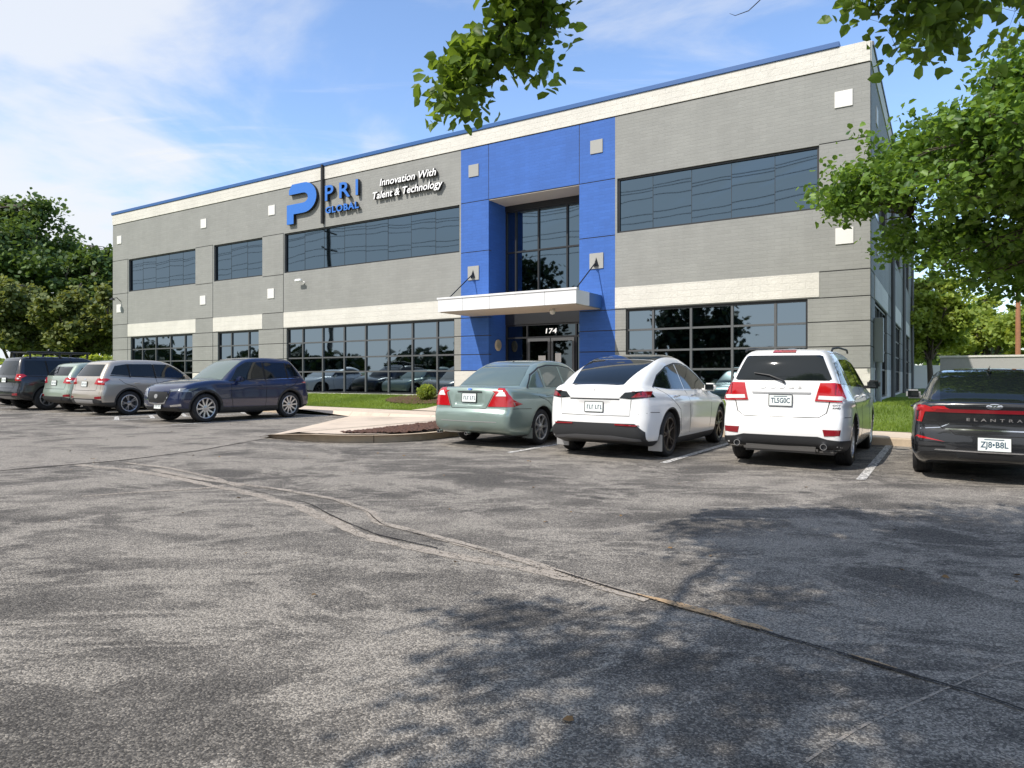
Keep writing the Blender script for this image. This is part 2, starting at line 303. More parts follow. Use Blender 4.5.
def surface_nets(F, lo, hi, h):
    n = [int((hi[i]-lo[i])/h)+1 for i in range(3)]
    ax = [lo[i]+np.arange(n[i])*h for i in range(3)]
    f = np.empty(n, dtype=np.float32)
    X, Z = np.meshgrid(ax[0], ax[2], indexing='ij')
    half = (n[1]+1)//2
    for j in range(half):
        f[:, j, :] = F(X, np.full(X.shape, ax[1][j]), Z); f[:, n[1]-1-j, :] = f[:, j, :]
    ins = f < 0
    nx, ny, nz = n
    cnt = np.zeros((nx-1, ny-1, nz-1), np.float32); sx = np.zeros_like(cnt); sy = np.zeros_like(cnt); sz = np.zeros_like(cnt)
    faces = []; I, J, K = np.meshgrid(np.arange(nx), np.arange(ny), np.arange(nz), indexing='ij')
    store = []
    for d in range(3):
        s0 = [slice(None)]*3; s1 = [slice(None)]*3; s0[d] = slice(0, -1); s1[d] = slice(1, None)
        f0, f1 = f[tuple(s0)], f[tuple(s1)]; cr = (f0 < 0) != (f1 < 0); idx = np.argwhere(cr)
        t = (f0[cr]/(f0[cr]-f1[cr]))
        p = idx.astype(np.float32).copy(); p[:, d] += t
        o = [k for k in range(3) if k != d]
        for da in (0, 1):
            for db in (0, 1):
                c = idx.copy(); c[:, o[0]] -= da; c[:, o[1]] -= db
                ok = (c >= 0).all(1) & (c[:, 0] < nx-1) & (c[:, 1] < ny-1) & (c[:, 2] < nz-1); c2 = c[ok]; pp = p[ok]
                np.add.at(cnt, tuple(c2.T), 1); np.add.at(sx, tuple(c2.T), pp[:, 0]); np.add.at(sy, tuple(c2.T), pp[:, 1]); np.add.at(sz, tuple(c2.T), pp[:, 2])
        store.append((d, o, idx, f0[cr] < 0))
    act = cnt > 0; ids = -np.ones(cnt.shape, int); ids[act] = np.arange(act.sum())
    V = np.stack([sx[act]/cnt[act]*h+lo[0], sy[act]/cnt[act]*h+lo[1], sz[act]/cnt[act]*h+lo[2]], 1)
    for d, o, idx, inside in store:
        q = []
        for da, db in ((0, 0), (1, 0), (1, 1), (0, 1)):
            c = idx.copy(); c[:, o[0]] -= da; c[:, o[1]] -= db; c = np.clip(c, 0, np.array(cnt.shape)-1); q.append(ids[tuple(c.T)])
        q = np.stack(q, 1); flip = inside if d != 1 else ~inside
        q = np.where(flip[:, None], q, q[:, ::-1]); q = q[(q >= 0).all(1)]; faces.append(q)
    Fc = np.concatenate(faces)
    e = 1e-3                                           # settle the vertices on the surface
    for _ in range(3):
        x, y, z = V.T; f0 = F(x, y, z)
        g = np.stack([F(x+e, y, z)-F(x-e, y, z), F(x, y+e, z)-F(x, y-e, z), F(x, y, z+e)-F(x, y, z-e)], 1)/(2*e)
        st = (f0/np.maximum((g**2).sum(1), .2))[:, None]*g; V = V-np.clip(st, -h*.4, h*.4)*.8
    return V, Fc
class Car:
    def __init__(s, name, sp, a, b, fwd, label, mat_, group='cars parked in front of the office building'):
        s.sp = sp; r = sp['r']; wb = sp['wb']; s.R = r+sp.get('gap', .055); s.x0 = min(p[0] for p in sp['lower']); s.x1 = max(p[0] for p in sp['lower'])
        s.root = empty(name, LG(a, b), (.009*(1 if fwd else -1), 0, HEAD if fwd else HEAD+math.pi), label, 'car', group)
        s.paint = mat_
        lowf = Field2(chaikin(sp['lower'], 2), s.x0-.3, s.x1+.3, -.1, 2.0); grf = Field2(chaikin(sp['green'], 2), s.x0-.3, s.x1+.3, -.1, 2.2)
        plan = Tab(sp['plan'], .25); sec = Tab(sp.get('sec', [(.2, .07), (.34, .015), (.6, 0), (.85, .012), (1.02, .05), (1.3, .16)]), .07); gpl = Tab(sp['gplan'], .3)
        tum, zb = sp.get('tum', .34), sp.get('zb', 1.02); x0, x1 = s.x0, s.x1; bf, br = sp.get('bow', (.16, .13)); cr = sp.get('crown', .035); kc = sp.get('k', .10)
        cuts = sp.get('cuts', [])
        def F(x, y, z):
            ay = np.abs(y); y2 = y*y
            sf = sstep(x1-1.2, x1-.1, x); sr = sstep(x0+1.1, x0+.1, x)
            xx = x+bf*y2*sf-br*y2*sr
            A = lowf(xx, z+cr*y2*.7); fl = smax(A, ay-(plan(x)-sec(z)), kc)
            G = grf(x+.15*y2*sstep(1.0, 1.9, x)-.10*y2*sstep(.9, -.2, x), z+cr*y2); fg = smax(G, ay-(gpl(x)-tum*(z-zb)-.12*np.maximum(z-1.3, 0)**2), .10)
            f = smin(fl, fg, .045)
            for wx in (0, wb):
                c = np.maximum(np.sqrt((x-wx)**2+(z-r)**2)-s.R, (plan(wx*np.ones_like(x))-.33)-ay); f = smax(f, -c, .012)
            for (cx, cy, cz, hx, hy, hz, kk) in cuts:     # recesses
                q = np.maximum(np.maximum(np.abs(x-cx)-hx, ay-hy if cy == 0 else np.abs(ay-cy)-hy), np.abs(z-cz)-hz); f = smax(f, -q, kk)
            return f
        h = sp.get('h', .026); W = max(p[1] for p in sp['plan'])+.08; top = max(p[1] for p in sp['green'])+.08
        V, Fc = surface_nets(F, (x0-.1, -W, .08), (x1+.1, W, top), h)
        me = bpy.data.meshes.new('body'); me.from_pydata(V.tolist(), [], Fc.tolist()); me.update()
        s.body = obj('body', me, mat_, s.root, True, 42)
        s.bvh = BVHTree.FromPolygons([Vector(v) for v in V], Fc.tolist())
    def project(s, p, axis, sg=1):
        u, v = p
        o, d = {'side': (Vector((u, 2*sg, v)), Vector((0, -sg, 0))), 'rear': (Vector((-4, u, v)), Vector((1, 0, 0))), 'front': (Vector((8, u, v)), Vector((-1, 0, 0))), 'top': (Vector((u, v, 4)), Vector((0, 0, -1)))}[axis]
        hit, n, _, _ = s.bvh.ray_cast(o, d)
        if hit is None:
            hit, n, _, _ = s.bvh.find_nearest(o+d*(2 if axis == 'side' else 4)); 
        if n.dot(d) > 0: n = -n
        s.bad = (axis == 'side' and hit.y*sg < .42) or n.dot(d) > -.13 or (axis in ('rear', 'front') and abs(hit.x-(s.x0 if axis == 'rear' else s.x1)) > 1.1 and v < 1.1)
        return hit, n, d
    def patch(s, name, pts, axis, m, off=.004, sg=1, step=.05, sm=0, parent=None, label=None, skirt=.02, flat=False):
        if sm: pts = chaikin(pts, sm)
        out = []; n = len(pts)
        for i in range(n):
            a, b = pts[i], pts[(i+1) % n]; k = max(1, int(math.hypot(b[0]-a[0], b[1]-a[1])/step))
            for j in range(k): out.append(Vector((a[0]+(b[0]-a[0])*j/k, a[1]+(b[1]-a[1])*j/k)))
        area = sum(out[i-1].x*out[i].y-out[i].x*out[i-1].y for i in range(len(out)))
        if area < 0: out.reverse()
        nb = len(out); xs = [p.x for p in out]; ys = [p.y for p in out]; inner = []
        x = min(xs)+step*.5
        while x < max(xs):
            y = min(ys)+step*.5
            while y < max(ys):
                ins = False
                for i in range(nb):
                    p, q = out[i-1], out[i]
                    if (p.y > y) != (q.y > y) and x < (q.x-p.x)*(y-p.y)/(q.y-p.y)+p.x: ins = not ins
                if ins and min((p.x-x)**2+(p.y-y)**2 for p in out) > (step*.4)**2: inner.append(Vector((x, y)))
                y += step
            x += step
        vs, es, fs, *_ = delaunay_2d_cdt(out+inner, [], [list(range(nb))], 1, 1e-5)
        V = []; D = []; bad = set()
        for p in vs:
            hp, nn, d = s.project(p, axis, sg); V.append(hp+nn*off*.5-d*off*.5); D.append(d)
            if s.bad: bad.add(len(V)-1)
        fs = [list(f) for f in fs if not any(i in bad for i in f)]
        fs = [f for f in fs if max((V[f[i]]-V[f[i-1]]).length for i in range(len(f))) < step*5]
        if not fs: return None
        ec = {}
        for f in fs:
            for i in range(len(f)):
                k = (f[i-1], f[i]); ec[tuple(sorted(k))] = ec.get(tuple(sorted(k)), 0)+1
        dup = {}
        nf = []
        for f in fs:
            for i in range(len(f)):
                k = (f[i-1], f[i])
                if ec[tuple(sorted(k))] == 1:
                    for q in k:
                        if q not in dup: dup[q] = len(V); V.append(V[q]+D[q]*(skirt+off))
                    nf.append((k[1], k[0], dup[k[0]], dup[k[1]]))
        used = sorted({i for f in fs+nf for i in f}); rm = {k: i for i, k in enumerate(used)}; V = [V[i] for i in used]; fs = [[rm[i] for i in f] for f in fs]; nf = [[rm[i] for i in f] for f in nf]
        o = obj(name, mesh(V, fs+nf), m, parent or s.root, not flat, 50)
        if label: o['label'] = label
        return o
    def seam(s, pts, axis, w=.009, sg=1, name='panel_seam', m=None, parent=None, off=.0015):
        poly = []; back = []
        for i, p in enumerate(pts):
            a = Vector(pts[max(i-1, 0)]); b = Vector(pts[min(i+1, len(pts)-1)]); t = (b-a).normalized(); nn = Vector((-t.y, t.x))*w/2
            poly.append(tuple(Vector(p)+nn)); back.append(tuple(Vector(p)-nn))
        return s.patch(name, poly+back[::-1], axis, m or M['seam'], off, sg, .06, parent=parent, skirt=.006)
    def sym(s, name, pts, axis, m, **kw):
        o = []
        for sg in (1, -1):
            if axis == 'side': o.append(s.patch(name, pts, axis, m, sg=sg, **kw))
            else: o.append(s.patch(name, [((p[0], p[1]*sg) if axis == 'top' else (p[0]*sg, p[1])) for p in pts], axis, m, **kw))
        return o
    def wheels(s, rim, n=5, style='single', rr=None, yw=None):
        sp = s.sp; r = sp['r']; rr = rr or r*.70; W = yw or (max(p[1] for p in sp['plan'])-.045); w = .225
        tp = [(rr-.01, -w/2+.02), (rr+.01, -w/2+.005), (r-.04, -w/2-.004), (r-.012, -w/2+.012), (r, -w/2+.035)]
        gr = []
        for k in range(4): y = -w/2+.045+k*(w-.09)/4; gr += [(r, y+.008), (r-.006, y+.012), (r-.006, y+.018), (r, y+.022)]
        prof = tp+gr+[(a_, -b_) for a_, b_ in tp[::-1]]
        a = MB().lathe(prof, 48, 'y'); tm = mesh(a.v, a.f); tm.materials.append(M['tyre']); tm.polygons.foreach_set('use_smooth', np.ones(len(tm.polygons), dtype=bool)); tm.set_sharp_from_angle(angle=.7)
        b = MB().lathe([(rr-.004, -w/2), (rr+.004, w/2-.004), (rr-.004, w/2), (rr-.022, w/2-.006), (rr-.028, w/2-.05), (rr-.03, -w/2+.02)], 48, 'y', m=0)
        b.lathe([(.0, w/2-.085), (.9*rr, w/2-.085)], 32, 'y', m=1)
        b.lathe([(.0, w/2-.012), (.035, w/2-.012), (.062, w/2-.02), (.07, w/2-.06)], 24, 'y', m=0)
        for i in range(n):
            for dd in ((0,) if style == 'single' else (-.16, .16)):
                an = 2*math.pi*i/n+.3; w0, w1 = (.030, .022) if style == 'single' else (.017, .014)
                if n <= 5 and style == 'single': w0, w1 = .05, .04
                r0, r1 = .05, rr-.014; a0 = an+dd*.3; a1 = an+dd
                P0 = Vector((math.cos(a0)*r0, 0, math.sin(a0)*r0)); P1 = Vector((math.cos(a1)*r1, 0, math.sin(a1)*r1)); t = (P1-P0).normalized(); sd = Vector((-t.z, 0, t.x))
                vs = []
                for P, ww, yo in ((P0, w0, w/2-.022), ((P0+P1)/2, (w0+w1)/2, w/2-.026), (P1, w1*1.25, w/2-.012)):
                    for sgn, yy in ((-1, yo-.04), (-.8, yo), (.8, yo), (1, yo-.04)): vs.append(P+sd*ww*sgn+Vector((0, yy, 0)))
                b.add(vs, [(k*4+j, k*4+j+1, k*4+4+j+1, k*4+4+j) for k in (0, 1) for j in range(3)], 0)
        rm = mesh(b.v, b.f, b.m); rm.materials.append(rim); rm.materials.append(M['plastic']); rm.polygons.foreach_set('use_smooth', np.ones(len(rm.polygons), dtype=bool)); rm.set_sharp_from_angle(angle=.6)
        for wx in (0, sp['wb']):
            for sg in (1, -1):
                t = bpy.data.objects.new('wheel', tm); COL.objects.link(t); t.parent = s.root; t.location = (wx, sg*(W-w/2), r); t.rotation_euler = (0, wx*2.1+sg, 0 if sg == 1 else math.pi)
                q = bpy.data.objects.new('rim', rm); COL.objects.link(q); q.parent = t
    def mirror(s, x, z, m=None, y=None, wd=.20):
        for sg in (1, -1):
            h, n, d = s.project((x, z), 'side', sg); y0 = abs(h.y)
            b = MB(); b.box(x-.075, x+.07, sg*(y0+.05) if sg > 0 else sg*(y0+.05+wd), sg*(y0+.05+wd) if sg > 0 else sg*(y0+.05), z-.03, z+.115, bev=.035)
            b.box(x-.03, x+.04, min(sg*(y0-.03), sg*(y0+.09)), max(sg*(y0-.03), sg*(y0+.09)), z-.03, z+.02, bev=.01)
            o = b.build('side_mirror', m or s.paint, s.root, True, 60)
            g = MB().box(x-.079, x-.074, min(sg*(y0+.075), sg*(y0+.025+wd)), max(sg*(y0+.075), sg*(y0+.025+wd)), z-.008, z+.095); g.build('mirror_glass', M['cglass'], o)
    def plate(s, y, z, axis='rear', txt=None, w=.305, hh=.152, tilt=0.08):
        h, n, d = s.project((y, z), axis); sg = -1 if axis == 'rear' else 1
        o = empty('p'); bpy.data.objects.remove(o)
        b = MB(); b.box(-w/2, w/2, -hh/2, hh/2, 0, .006, 0, bev=.002)
        Mx = Matrix.Translation(h+Vector((sg*.012, 0, 0))) @ Matrix.Rotation(math.pi/2*(-1 if axis == 'rear' else 1), 4, 'Z') @ Matrix.Rotation(math.pi/2-tilt*(1), 4, 'X')
        me = mesh(b.v, b.f); me.transform(Mx); p = obj('number_plate', me, M['plate'], s.root)
        fr = MB(); t = .008
        for bx in ((-w/2-t, w/2+t, hh/2, hh/2+t), (-w/2-t, w/2+t, -hh/2-t, -hh/2), (-w/2-t, -w/2, -hh/2, hh/2), (w/2, w/2+t, -hh/2, hh/2)): fr.box(bx[0], bx[1], bx[2], bx[3], -.002, .009)
        me = mesh(fr.v, fr.f); me.transform(Mx); obj('plate_frame', me, M['plastic'], p)
        if txt:
            me = text_mesh(txt, .10, .001, .0018, width=w*.84, align='CENTER'); me.transform(Matrix.Translation((0, -.036, .0075))); me.transform(Mx); obj('plate_lettering', me, M['ink'], p)
            b2 = MB(); b2.box(-w*.3, w*.3, hh*.33, hh*.40, .0062, .0072); me = mesh(b2.v, b2.f); me.transform(Mx); obj('plate_band', me, M['ink'], p)
        else:
            b2 = MB(); rr = random.Random(int(y*100+z*1000))
            for i in range(6):
                x = -w*.38+i*w*.135+(.02 if i > 2 else 0); b2.box(x, x+.012, -.035, .03, .0062, .0072); b2.box(x+.012, x+.027, -.035 if i % 2 else .018, -.023 if i % 2 else .03, .0062, .0072)
            me = mesh(b2.v, b2.f); me.transform(Mx); obj('plate_lettering', me, M['ink'], p)
        return p
    def letters(s, txt, y, z, width, size, axis='rear', m=None, name='lettering', bold=.001, off=.004, spacing=1.0):
        """characters spread over a width on the rear face"""
        h, n, d = s.project((y, z), axis); sg = -1 if axis == 'rear' else 1
        me = text_mesh(txt, size, .003, bold, width=width, align='CENTER', spacing=spacing)
        tilt = math.asin(max(-.9, min(.9, n.z)))
        me.transform(Matrix.Translation(h+n*off) @ Matrix.Rotation(math.pi/2*(-1 if axis == 'rear' else 1), 4, 'Z') @ Matrix.Rotation(math.pi/2-tilt, 4, 'X'))
        co = [v.co.copy() for v in me.vertices]
        for v in me.vertices:                               # follow the bowed panel
            hh, nn, _ = s.project((v.co.y, v.co.z), axis); v.co.x += (hh.x-h.x)
        return obj(name, me, m or M['chrome'], s.root)
    def disc(s, name, y, z, ry, rz, axis, m, off=.006, sm=16, parent=None):
        return s.patch(name, [(y+ry*math.cos(2*math.pi*i/sm), z+rz*math.sin(2*math.pi*i/sm)) for i in range(sm)], axis, m, off, parent=parent, step=.04)
    def handle(s, x, z, m=None, w=.17):
        for sg in (1, -1):
            h, n, d = s.project((x, z), 'side', sg); y0 = h.y; b = MB()
            b.tube([(x-w/2, y0-sg*.005, z), (x-w/2+.02, y0+sg*.03, z), (x+w/2-.02, y0+sg*.03, z+.004), (x+w/2, y0-sg*.005, z+.004)], .011, 8); b.build('door_handle', m or s.paint, s.root, True, 60)
    def pipe(s, y, z, r=.035):
        x0 = s.x0; b = MB().lathe([(r, -.0), (r, .12)], 20, 'x', (x0-.01, y, z)).lathe([(r*.8, .12), (r*.8, 0), (r, 0)], 20, 'x', (x0-.01, y, z)).lathe([(.0, .06), (r*.8, .06)], 20, 'x', (x0-.01, y, z), 1)
        b.build('exhaust_pipe', [M['chrome'], M['plastic']], s.root, True)
def arch(sp): return [(0, sp['r']), (sp['wb'], sp['r'])]
PL = lambda xr, xf, w, rc=.05, fc=.11: [(xr, w-rc), (xr+.35, w-.012), (xr+.9, w), (xf-1.0, w), (xf-.45, w-.03), (xf, w-fc)]
# ---- white crossover with three rows
def journey(a, b):
    sp = dict(r=.362, wb=2.89, gap=.05, lower=[(-.92, .30), (-1.0, .36), (-1.03, .52), (-1.02, .68), (-.985, .76), (-.955, .80), (-.935, 1.0), (-.90, 1.22), (-.6, 1.16), (0, 1.13), (1.5, 1.11), (2.6, 1.10), (3.1, 1.05), (3.6, .95), (3.80, .82), (3.87, .6), (3.84, .34), (3.5, .22), (2, .20), (-.5, .22)],
              green=[(-.93, 1.0), (-.91, 1.18), (-.84, 1.42), (-.74, 1.635), (-.58, 1.70), (0, 1.73), (.9, 1.73), (1.45, 1.67), (1.9, 1.50), (2.72, 1.10), (2.7, .9), (-.9, .9)],
              plan=[(-1.05, .77), (-.8, .83), (-.4, .872), (0, .885), (2.9, .885), (3.4, .855), (3.87, .78)], gplan=[(-.95, .765), (-.3, .84), (1.4, .845), (2.7, .80)], tum=.42, zb=1.08, k=.09, bow=(.16, .09),
              cuts=[(-1.02, 0, .985, .075, .36, .085, .02)])
    pm = paint('white_paint', (.80, .80, .79), 0, .3, arch(sp), .412, .004, .28)
    c = Car('parked_car', sp, a, b, True, 'white crossover with big red tail lamps, roof rails and dark lower bumper', pm)
    c.wheels(M['rim'], 5)
    c.patch('rear_window', [(-.62, 1.25), (-.655, 1.27), (-.52, 1.595), (-.48, 1.61), (.48, 1.61), (.52, 1.595), (.655, 1.27), (.62, 1.25)], 'rear', M['cglass'], .005)
    for l in (c.sym('tail_lamp', [(.45, .965), (.845, .95), (.86, 1.05), (.85, 1.20), (.80, 1.22), (.51, 1.215)], 'rear', M['red'], off=.016, sm=0)):
        pass
    for sg in (1, -1):
        c.patch('tail_lamp', [(-.945, .955), (-.70, 1.02), (-.62, 1.13), (-.70, 1.2), (-.93, 1.225)], 'side', M['red'], .014, sg)
        c.patch('reversing_lamp', [(sg*.49, .99), (sg*.83, .975), (sg*.835, 1.03), (sg*.50, 1.04)], 'rear', M['clear'], .022)
        c.patch('reversing_lamp', [(sg*.545, 1.165), (sg*.545, 1.17)], 'rear', M['red'], .02) if False else None
        c.seam([(sg*.70, 1.2), (sg*.70, 1.06)], 'rear', .012, m=M['redd'], off=.024)
        c.patch('reflector', [(sg*.58, .485), (sg*.77, .495), (sg*.78, .575), (sg*.56, .575)], 'rear', M['redd'], .008)
        c.patch('rear_quarter_window', [(-.66, 1.2), (-.1, 1.18), (-.12, 1.55), (-.52, 1.5)], 'side', M['cglass'], .005, sg)
        c.patch('side_window', [(-.03, 1.17), (.82, 1.15), (.80, 1.58), (-.05, 1.56)], 'side', M['cglass'], .005, sg)
        c.patch('side_window', [(.9, 1.15), (2.15, 1.12), (1.75, 1.42), (1.5, 1.53), (.88, 1.58)], 'side', M['cglass'], .005, sg)
        c.seam([(-.42, 1.1), (-.30, .95), (.05, .85), (.42, .62), (.47, .34)], 'side', sg=sg); c.seam([(.86, 1.6), (.88, 1.1), (.90, .34)], 'side', sg=sg); c.seam([(2.2, 1.1), (2.1, .8), (2.12, .34)], 'side', sg=sg)
        b = MB(); b.tube([(-.45, sg*.60, 1.68), (-.36, sg*.60, 1.715), (.2, sg*.61, 1.745), (1.2, sg*.61, 1.745), (1.32, sg*.61, 1.70)], .016, 8); b.build('roof_rail', M['plastic'], c.root, True)
    c.patch('brake_lamp', [(-.16, 1.648), (.16, 1.648), (.15, 1.685), (-.15, 1.685)], 'rear', M['red'], .02)
    c.patch('lower_bumper', [(-.78, .30), (-.78, .425), (-.62, .44), (-.5, .475), (.5, .475), (.62, .44), (.78, .425), (.78, .30)], 'rear', M['plastic'], .008); c.sym('lower_bumper', [(-.93, .27), (-.41, .27), (-.41, .40), (-.93, .425)], 'side', M['plastic'], off=.006)
    c.seam([(-.70, 1.22), (-.60, .80), (-.50, .735), (.50, .735), (.60, .80), (.70, 1.22)], 'rear', .012)
    c.patch('plate_recess', [(-.40, .90), (.40, .90), (.42, 1.085), (-.42, 1.085)], 'rear', c.paint, .002) if False else None
    c.patch('chrome_strip', [(-.40, 1.085), (.40, 1.085), (.39, 1.062), (-.39, 1.062)], 'rear', M['alucl'], .012)
    c.plate(0.0, .965, 'rear', 'TL5G0C'); c.letters('DODGE', .0, 1.135, .55, .05, m=simple('grey_badge', (.20, .20, .20), .4, .3), spacing=1.8, off=.008)
    c.seam([(-1.0, .72), (-.80, .74), (-.44, .73)], 'side', sg=-1) if True else None; c.letters('AWD', -.72, .86, .10, .03, m=M['plastic']); c.letters('SXT', -.72, .90, .10, .03, m=M['alucl'])
    w = MB(); h0, n0, _ = c.project((-.05, 1.21), 'rear'); h1, n1, _ = c.project((.38, 1.345), 'rear')
    w.tube([h0+n0*.02, h0+n0*.03+Vector((0, .03, .03)), (h0+h1)/2+Vector((-.035, 0, .045)), h1+Vector((-.03, 0, .01))], [.02, .016, .011, .008], 6); w.build('rear_wiper', M['plastic'], c.root, True)
    c.pipe(.58, .34, .045); c.pipe(-.58, .34, .045)
    m = MB(); m.box(-.99, -.8, -.5, .5, .235, .33, bev=.03); m.box(-.9, -.6, -.72, -.3, .22, .30, bev=.03); m.build('silencer', simple('exhaust_steel', (.10, .095, .09), .5, .5), c.root, True)
    c.mirror(2.05, 1.14, M['plastic']); c.handle(.15, 1.02); c.handle(1.05, 1.01)
    return c
# ---- white electric fastback
def electric(a, b):
    sp = dict(r=.365, wb=2.89, gap=.04, lower=[(-.80, .27), (-.91, .30), (-.955, .42), (-.95, .62), (-.93, .86), (-.93, 1.0), (-.90, 1.15), (-.80, 1.165), (-.4, 1.12), (.6, 1.06), (2.0, 1.02), (2.7, 1.0), (3.3, .88), (3.62, .75), (3.76, .6), (3.78, .4), (3.72, .25), (3.3, .18), (2, .17), (-.4, .18)],
              green=[(-.85, 1.0), (-.86, 1.14), (-.5, 1.34), (0, 1.53), (.4, 1.635), (.8, 1.68), (1.3, 1.655), (1.9, 1.50), (2.5, 1.2), (2.95, 1.0), (2.8, .85), (-.8, .9)],
              plan=[(-.95, .80), (-.6, .88), (-.3, .925), (0, .955), (.8, .955), (2.0, .955), (2.9, .958), (3.4, .90), (3.78, .76)], gplan=[(-.95, .66), (-.5, .78), (.3, .86), (1.4, .87), (2.2, .84), (2.9, .74)], tum=.45, zb=1.05, k=.13, bow=(.22, .17), crown=.05,
              sec=[(.2, .08), (.34, .02), (.6, 0), (.85, .006), (1.0, .035), (1.15, .10), (1.3, .2)], cuts=[(-.97, 0, .80, .06, .27, .085, .03)])
    pm = paint('pearl_white_paint', (.83, .83, .82), 0, .28, arch(sp), .405, .03, .29)
    c = Car('parked_car', sp, a, b, True, 'white electric fastback car with dark glass roof and dark wheels', pm)
    c.wheels(M['rimd'], 5, 'double', rr=.27)
    c.patch('rear_window', [(-.80, -.44), (-.84, -.36), (-.85, .36), (-.80, .44), (-.1, .56), (.15, .57), (.15, -.57), (-.1, -.56)], 'top', M['cglass'], .006)
    c.patch('glass_roof', [(.19, -.57), (.19, .57), (1.35, .58), (1.35, -.58)], 'top', M['cglass'], .006)
    for sg in (1, -1):
        c.patch('side_window', [(-.36, 1.13), (-.1, 1.29), (.4, 1.44), (.85, 1.50), (.83, 1.08), (.1, 1.09)], 'side', M['cglass'], .005, sg)
        c.patch('side_window', [(.89, 1.08), (2.35, 1.05), (1.9, 1.30), (1.5, 1.45), (1.2, 1.50), (.91, 1.505)], 'side', M['cglass'], .005, sg)
        c.patch('tail_lamp', [(sg*.42, .955), (sg*.50, 1.04), (sg*.80, 1.07), (sg*.86, 1.04), (sg*.86, .965), (sg*.60, .94)], 'rear', M['cglass'], .008)
        c.patch('tail_lamp_lens', [(sg*.60, .965), (sg*.84, .975), (sg*.84, 1.03), (sg*.70, 1.04)], 'rear', M['redd'], .012)
        c.patch('tail_lamp', [(-.88, .95), (-.68, .98), (-.55, 1.06), (-.85, 1.06)], 'side', M['redd'], .008, sg)
        c.patch('reflector', [(sg*.36, .535), (sg*.68, .525), (sg*.72, .545), (sg*.36, .56)], 'rear', M['redd'], .02)
        c.seam([(-.30, 1.1), (.05, .93), (.42, .75), (.50, .34)], 'side', sg=sg); c.seam([(.87, 1.06), (.93, .7), (.95, .34)], 'side', sg=sg); c.seam([(2.15, 1.03), (2.2, .8), (2.12, .34)], 'side', sg=sg)
        c.seam([(-.40, 1.115), (-.08, 1.305), (.4, 1.455), (.9, 1.52), (1.25, 1.515), (1.55, 1.46), (1.95, 1.30), (2.4, 1.045)], 'side', .022, sg, 'window_trim', M['plastic'], off=.002)
        c.patch('mud_flap', [(sg*.70, .14), (sg*.93, .14), (sg*.93, .34), (sg*.72, .36)], 'rear', M['alucl'], .004) if False else None
        b = MB(); b.box(-.405, -.39, min(sg*.70, sg*.93), max(sg*.70, sg*.93), .12, .38, bev=.005); b.build('mud_flap', M['alucl'], c.root)
    c.patch('rear_diffuser', [(-.80, .285), (-.80, .44), (-.66, .565), (.66, .565), (.80, .44), (.80, .285)], 'rear', M['plastic'], .008)
    c.patch('diffuser_blade', [(-.74, .33), (-.3, .375), (.3, .375), (.74, .33), (.74, .30), (-.74, .30)], 'rear', simple('grey_plastic', (.10, .10, .105), .5), .016)
    c.patch('light_strip', [(-.42, .925), (.42, .925), (.42, .945), (-.42, .945)], 'rear', M['plastic'], .004)
    c.seam([(-.60, .93), (-.58, .68), (.58, .68), (.60, .93)], 'rear', .009)
    c.seam([(-.93, .70), (-.70, .74), (-.44, .73)], 'side', sg=-1); c.seam([(-.93, .70), (-.70, .74), (-.44, .73)], 'side', sg=1); c.plate(0, .81, 'rear')
    T = [(-.045, 1.105), (.045, 1.105), (.04, 1.09), (.012, 1.087), (.0, 1.03), (-.012, 1.087), (-.04, 1.09)]; c.patch('emblem', T, 'rear', M['alucl'], .006)
    c.mirror(1.95, 1.06); c.handle(.28, .97, M['chrome'], .2); c.handle(1.15, .965, M['chrome'], .2)
    c.patch('headlamp', [(3.3, .70), (3.62, .62), (3.5, .72), (3.2, .8)], 'side', M['headl'], .004, -1)
    c.disc('side_camera', 2.45, .80, .05, .02, 'side', M['plastic'])
    return c
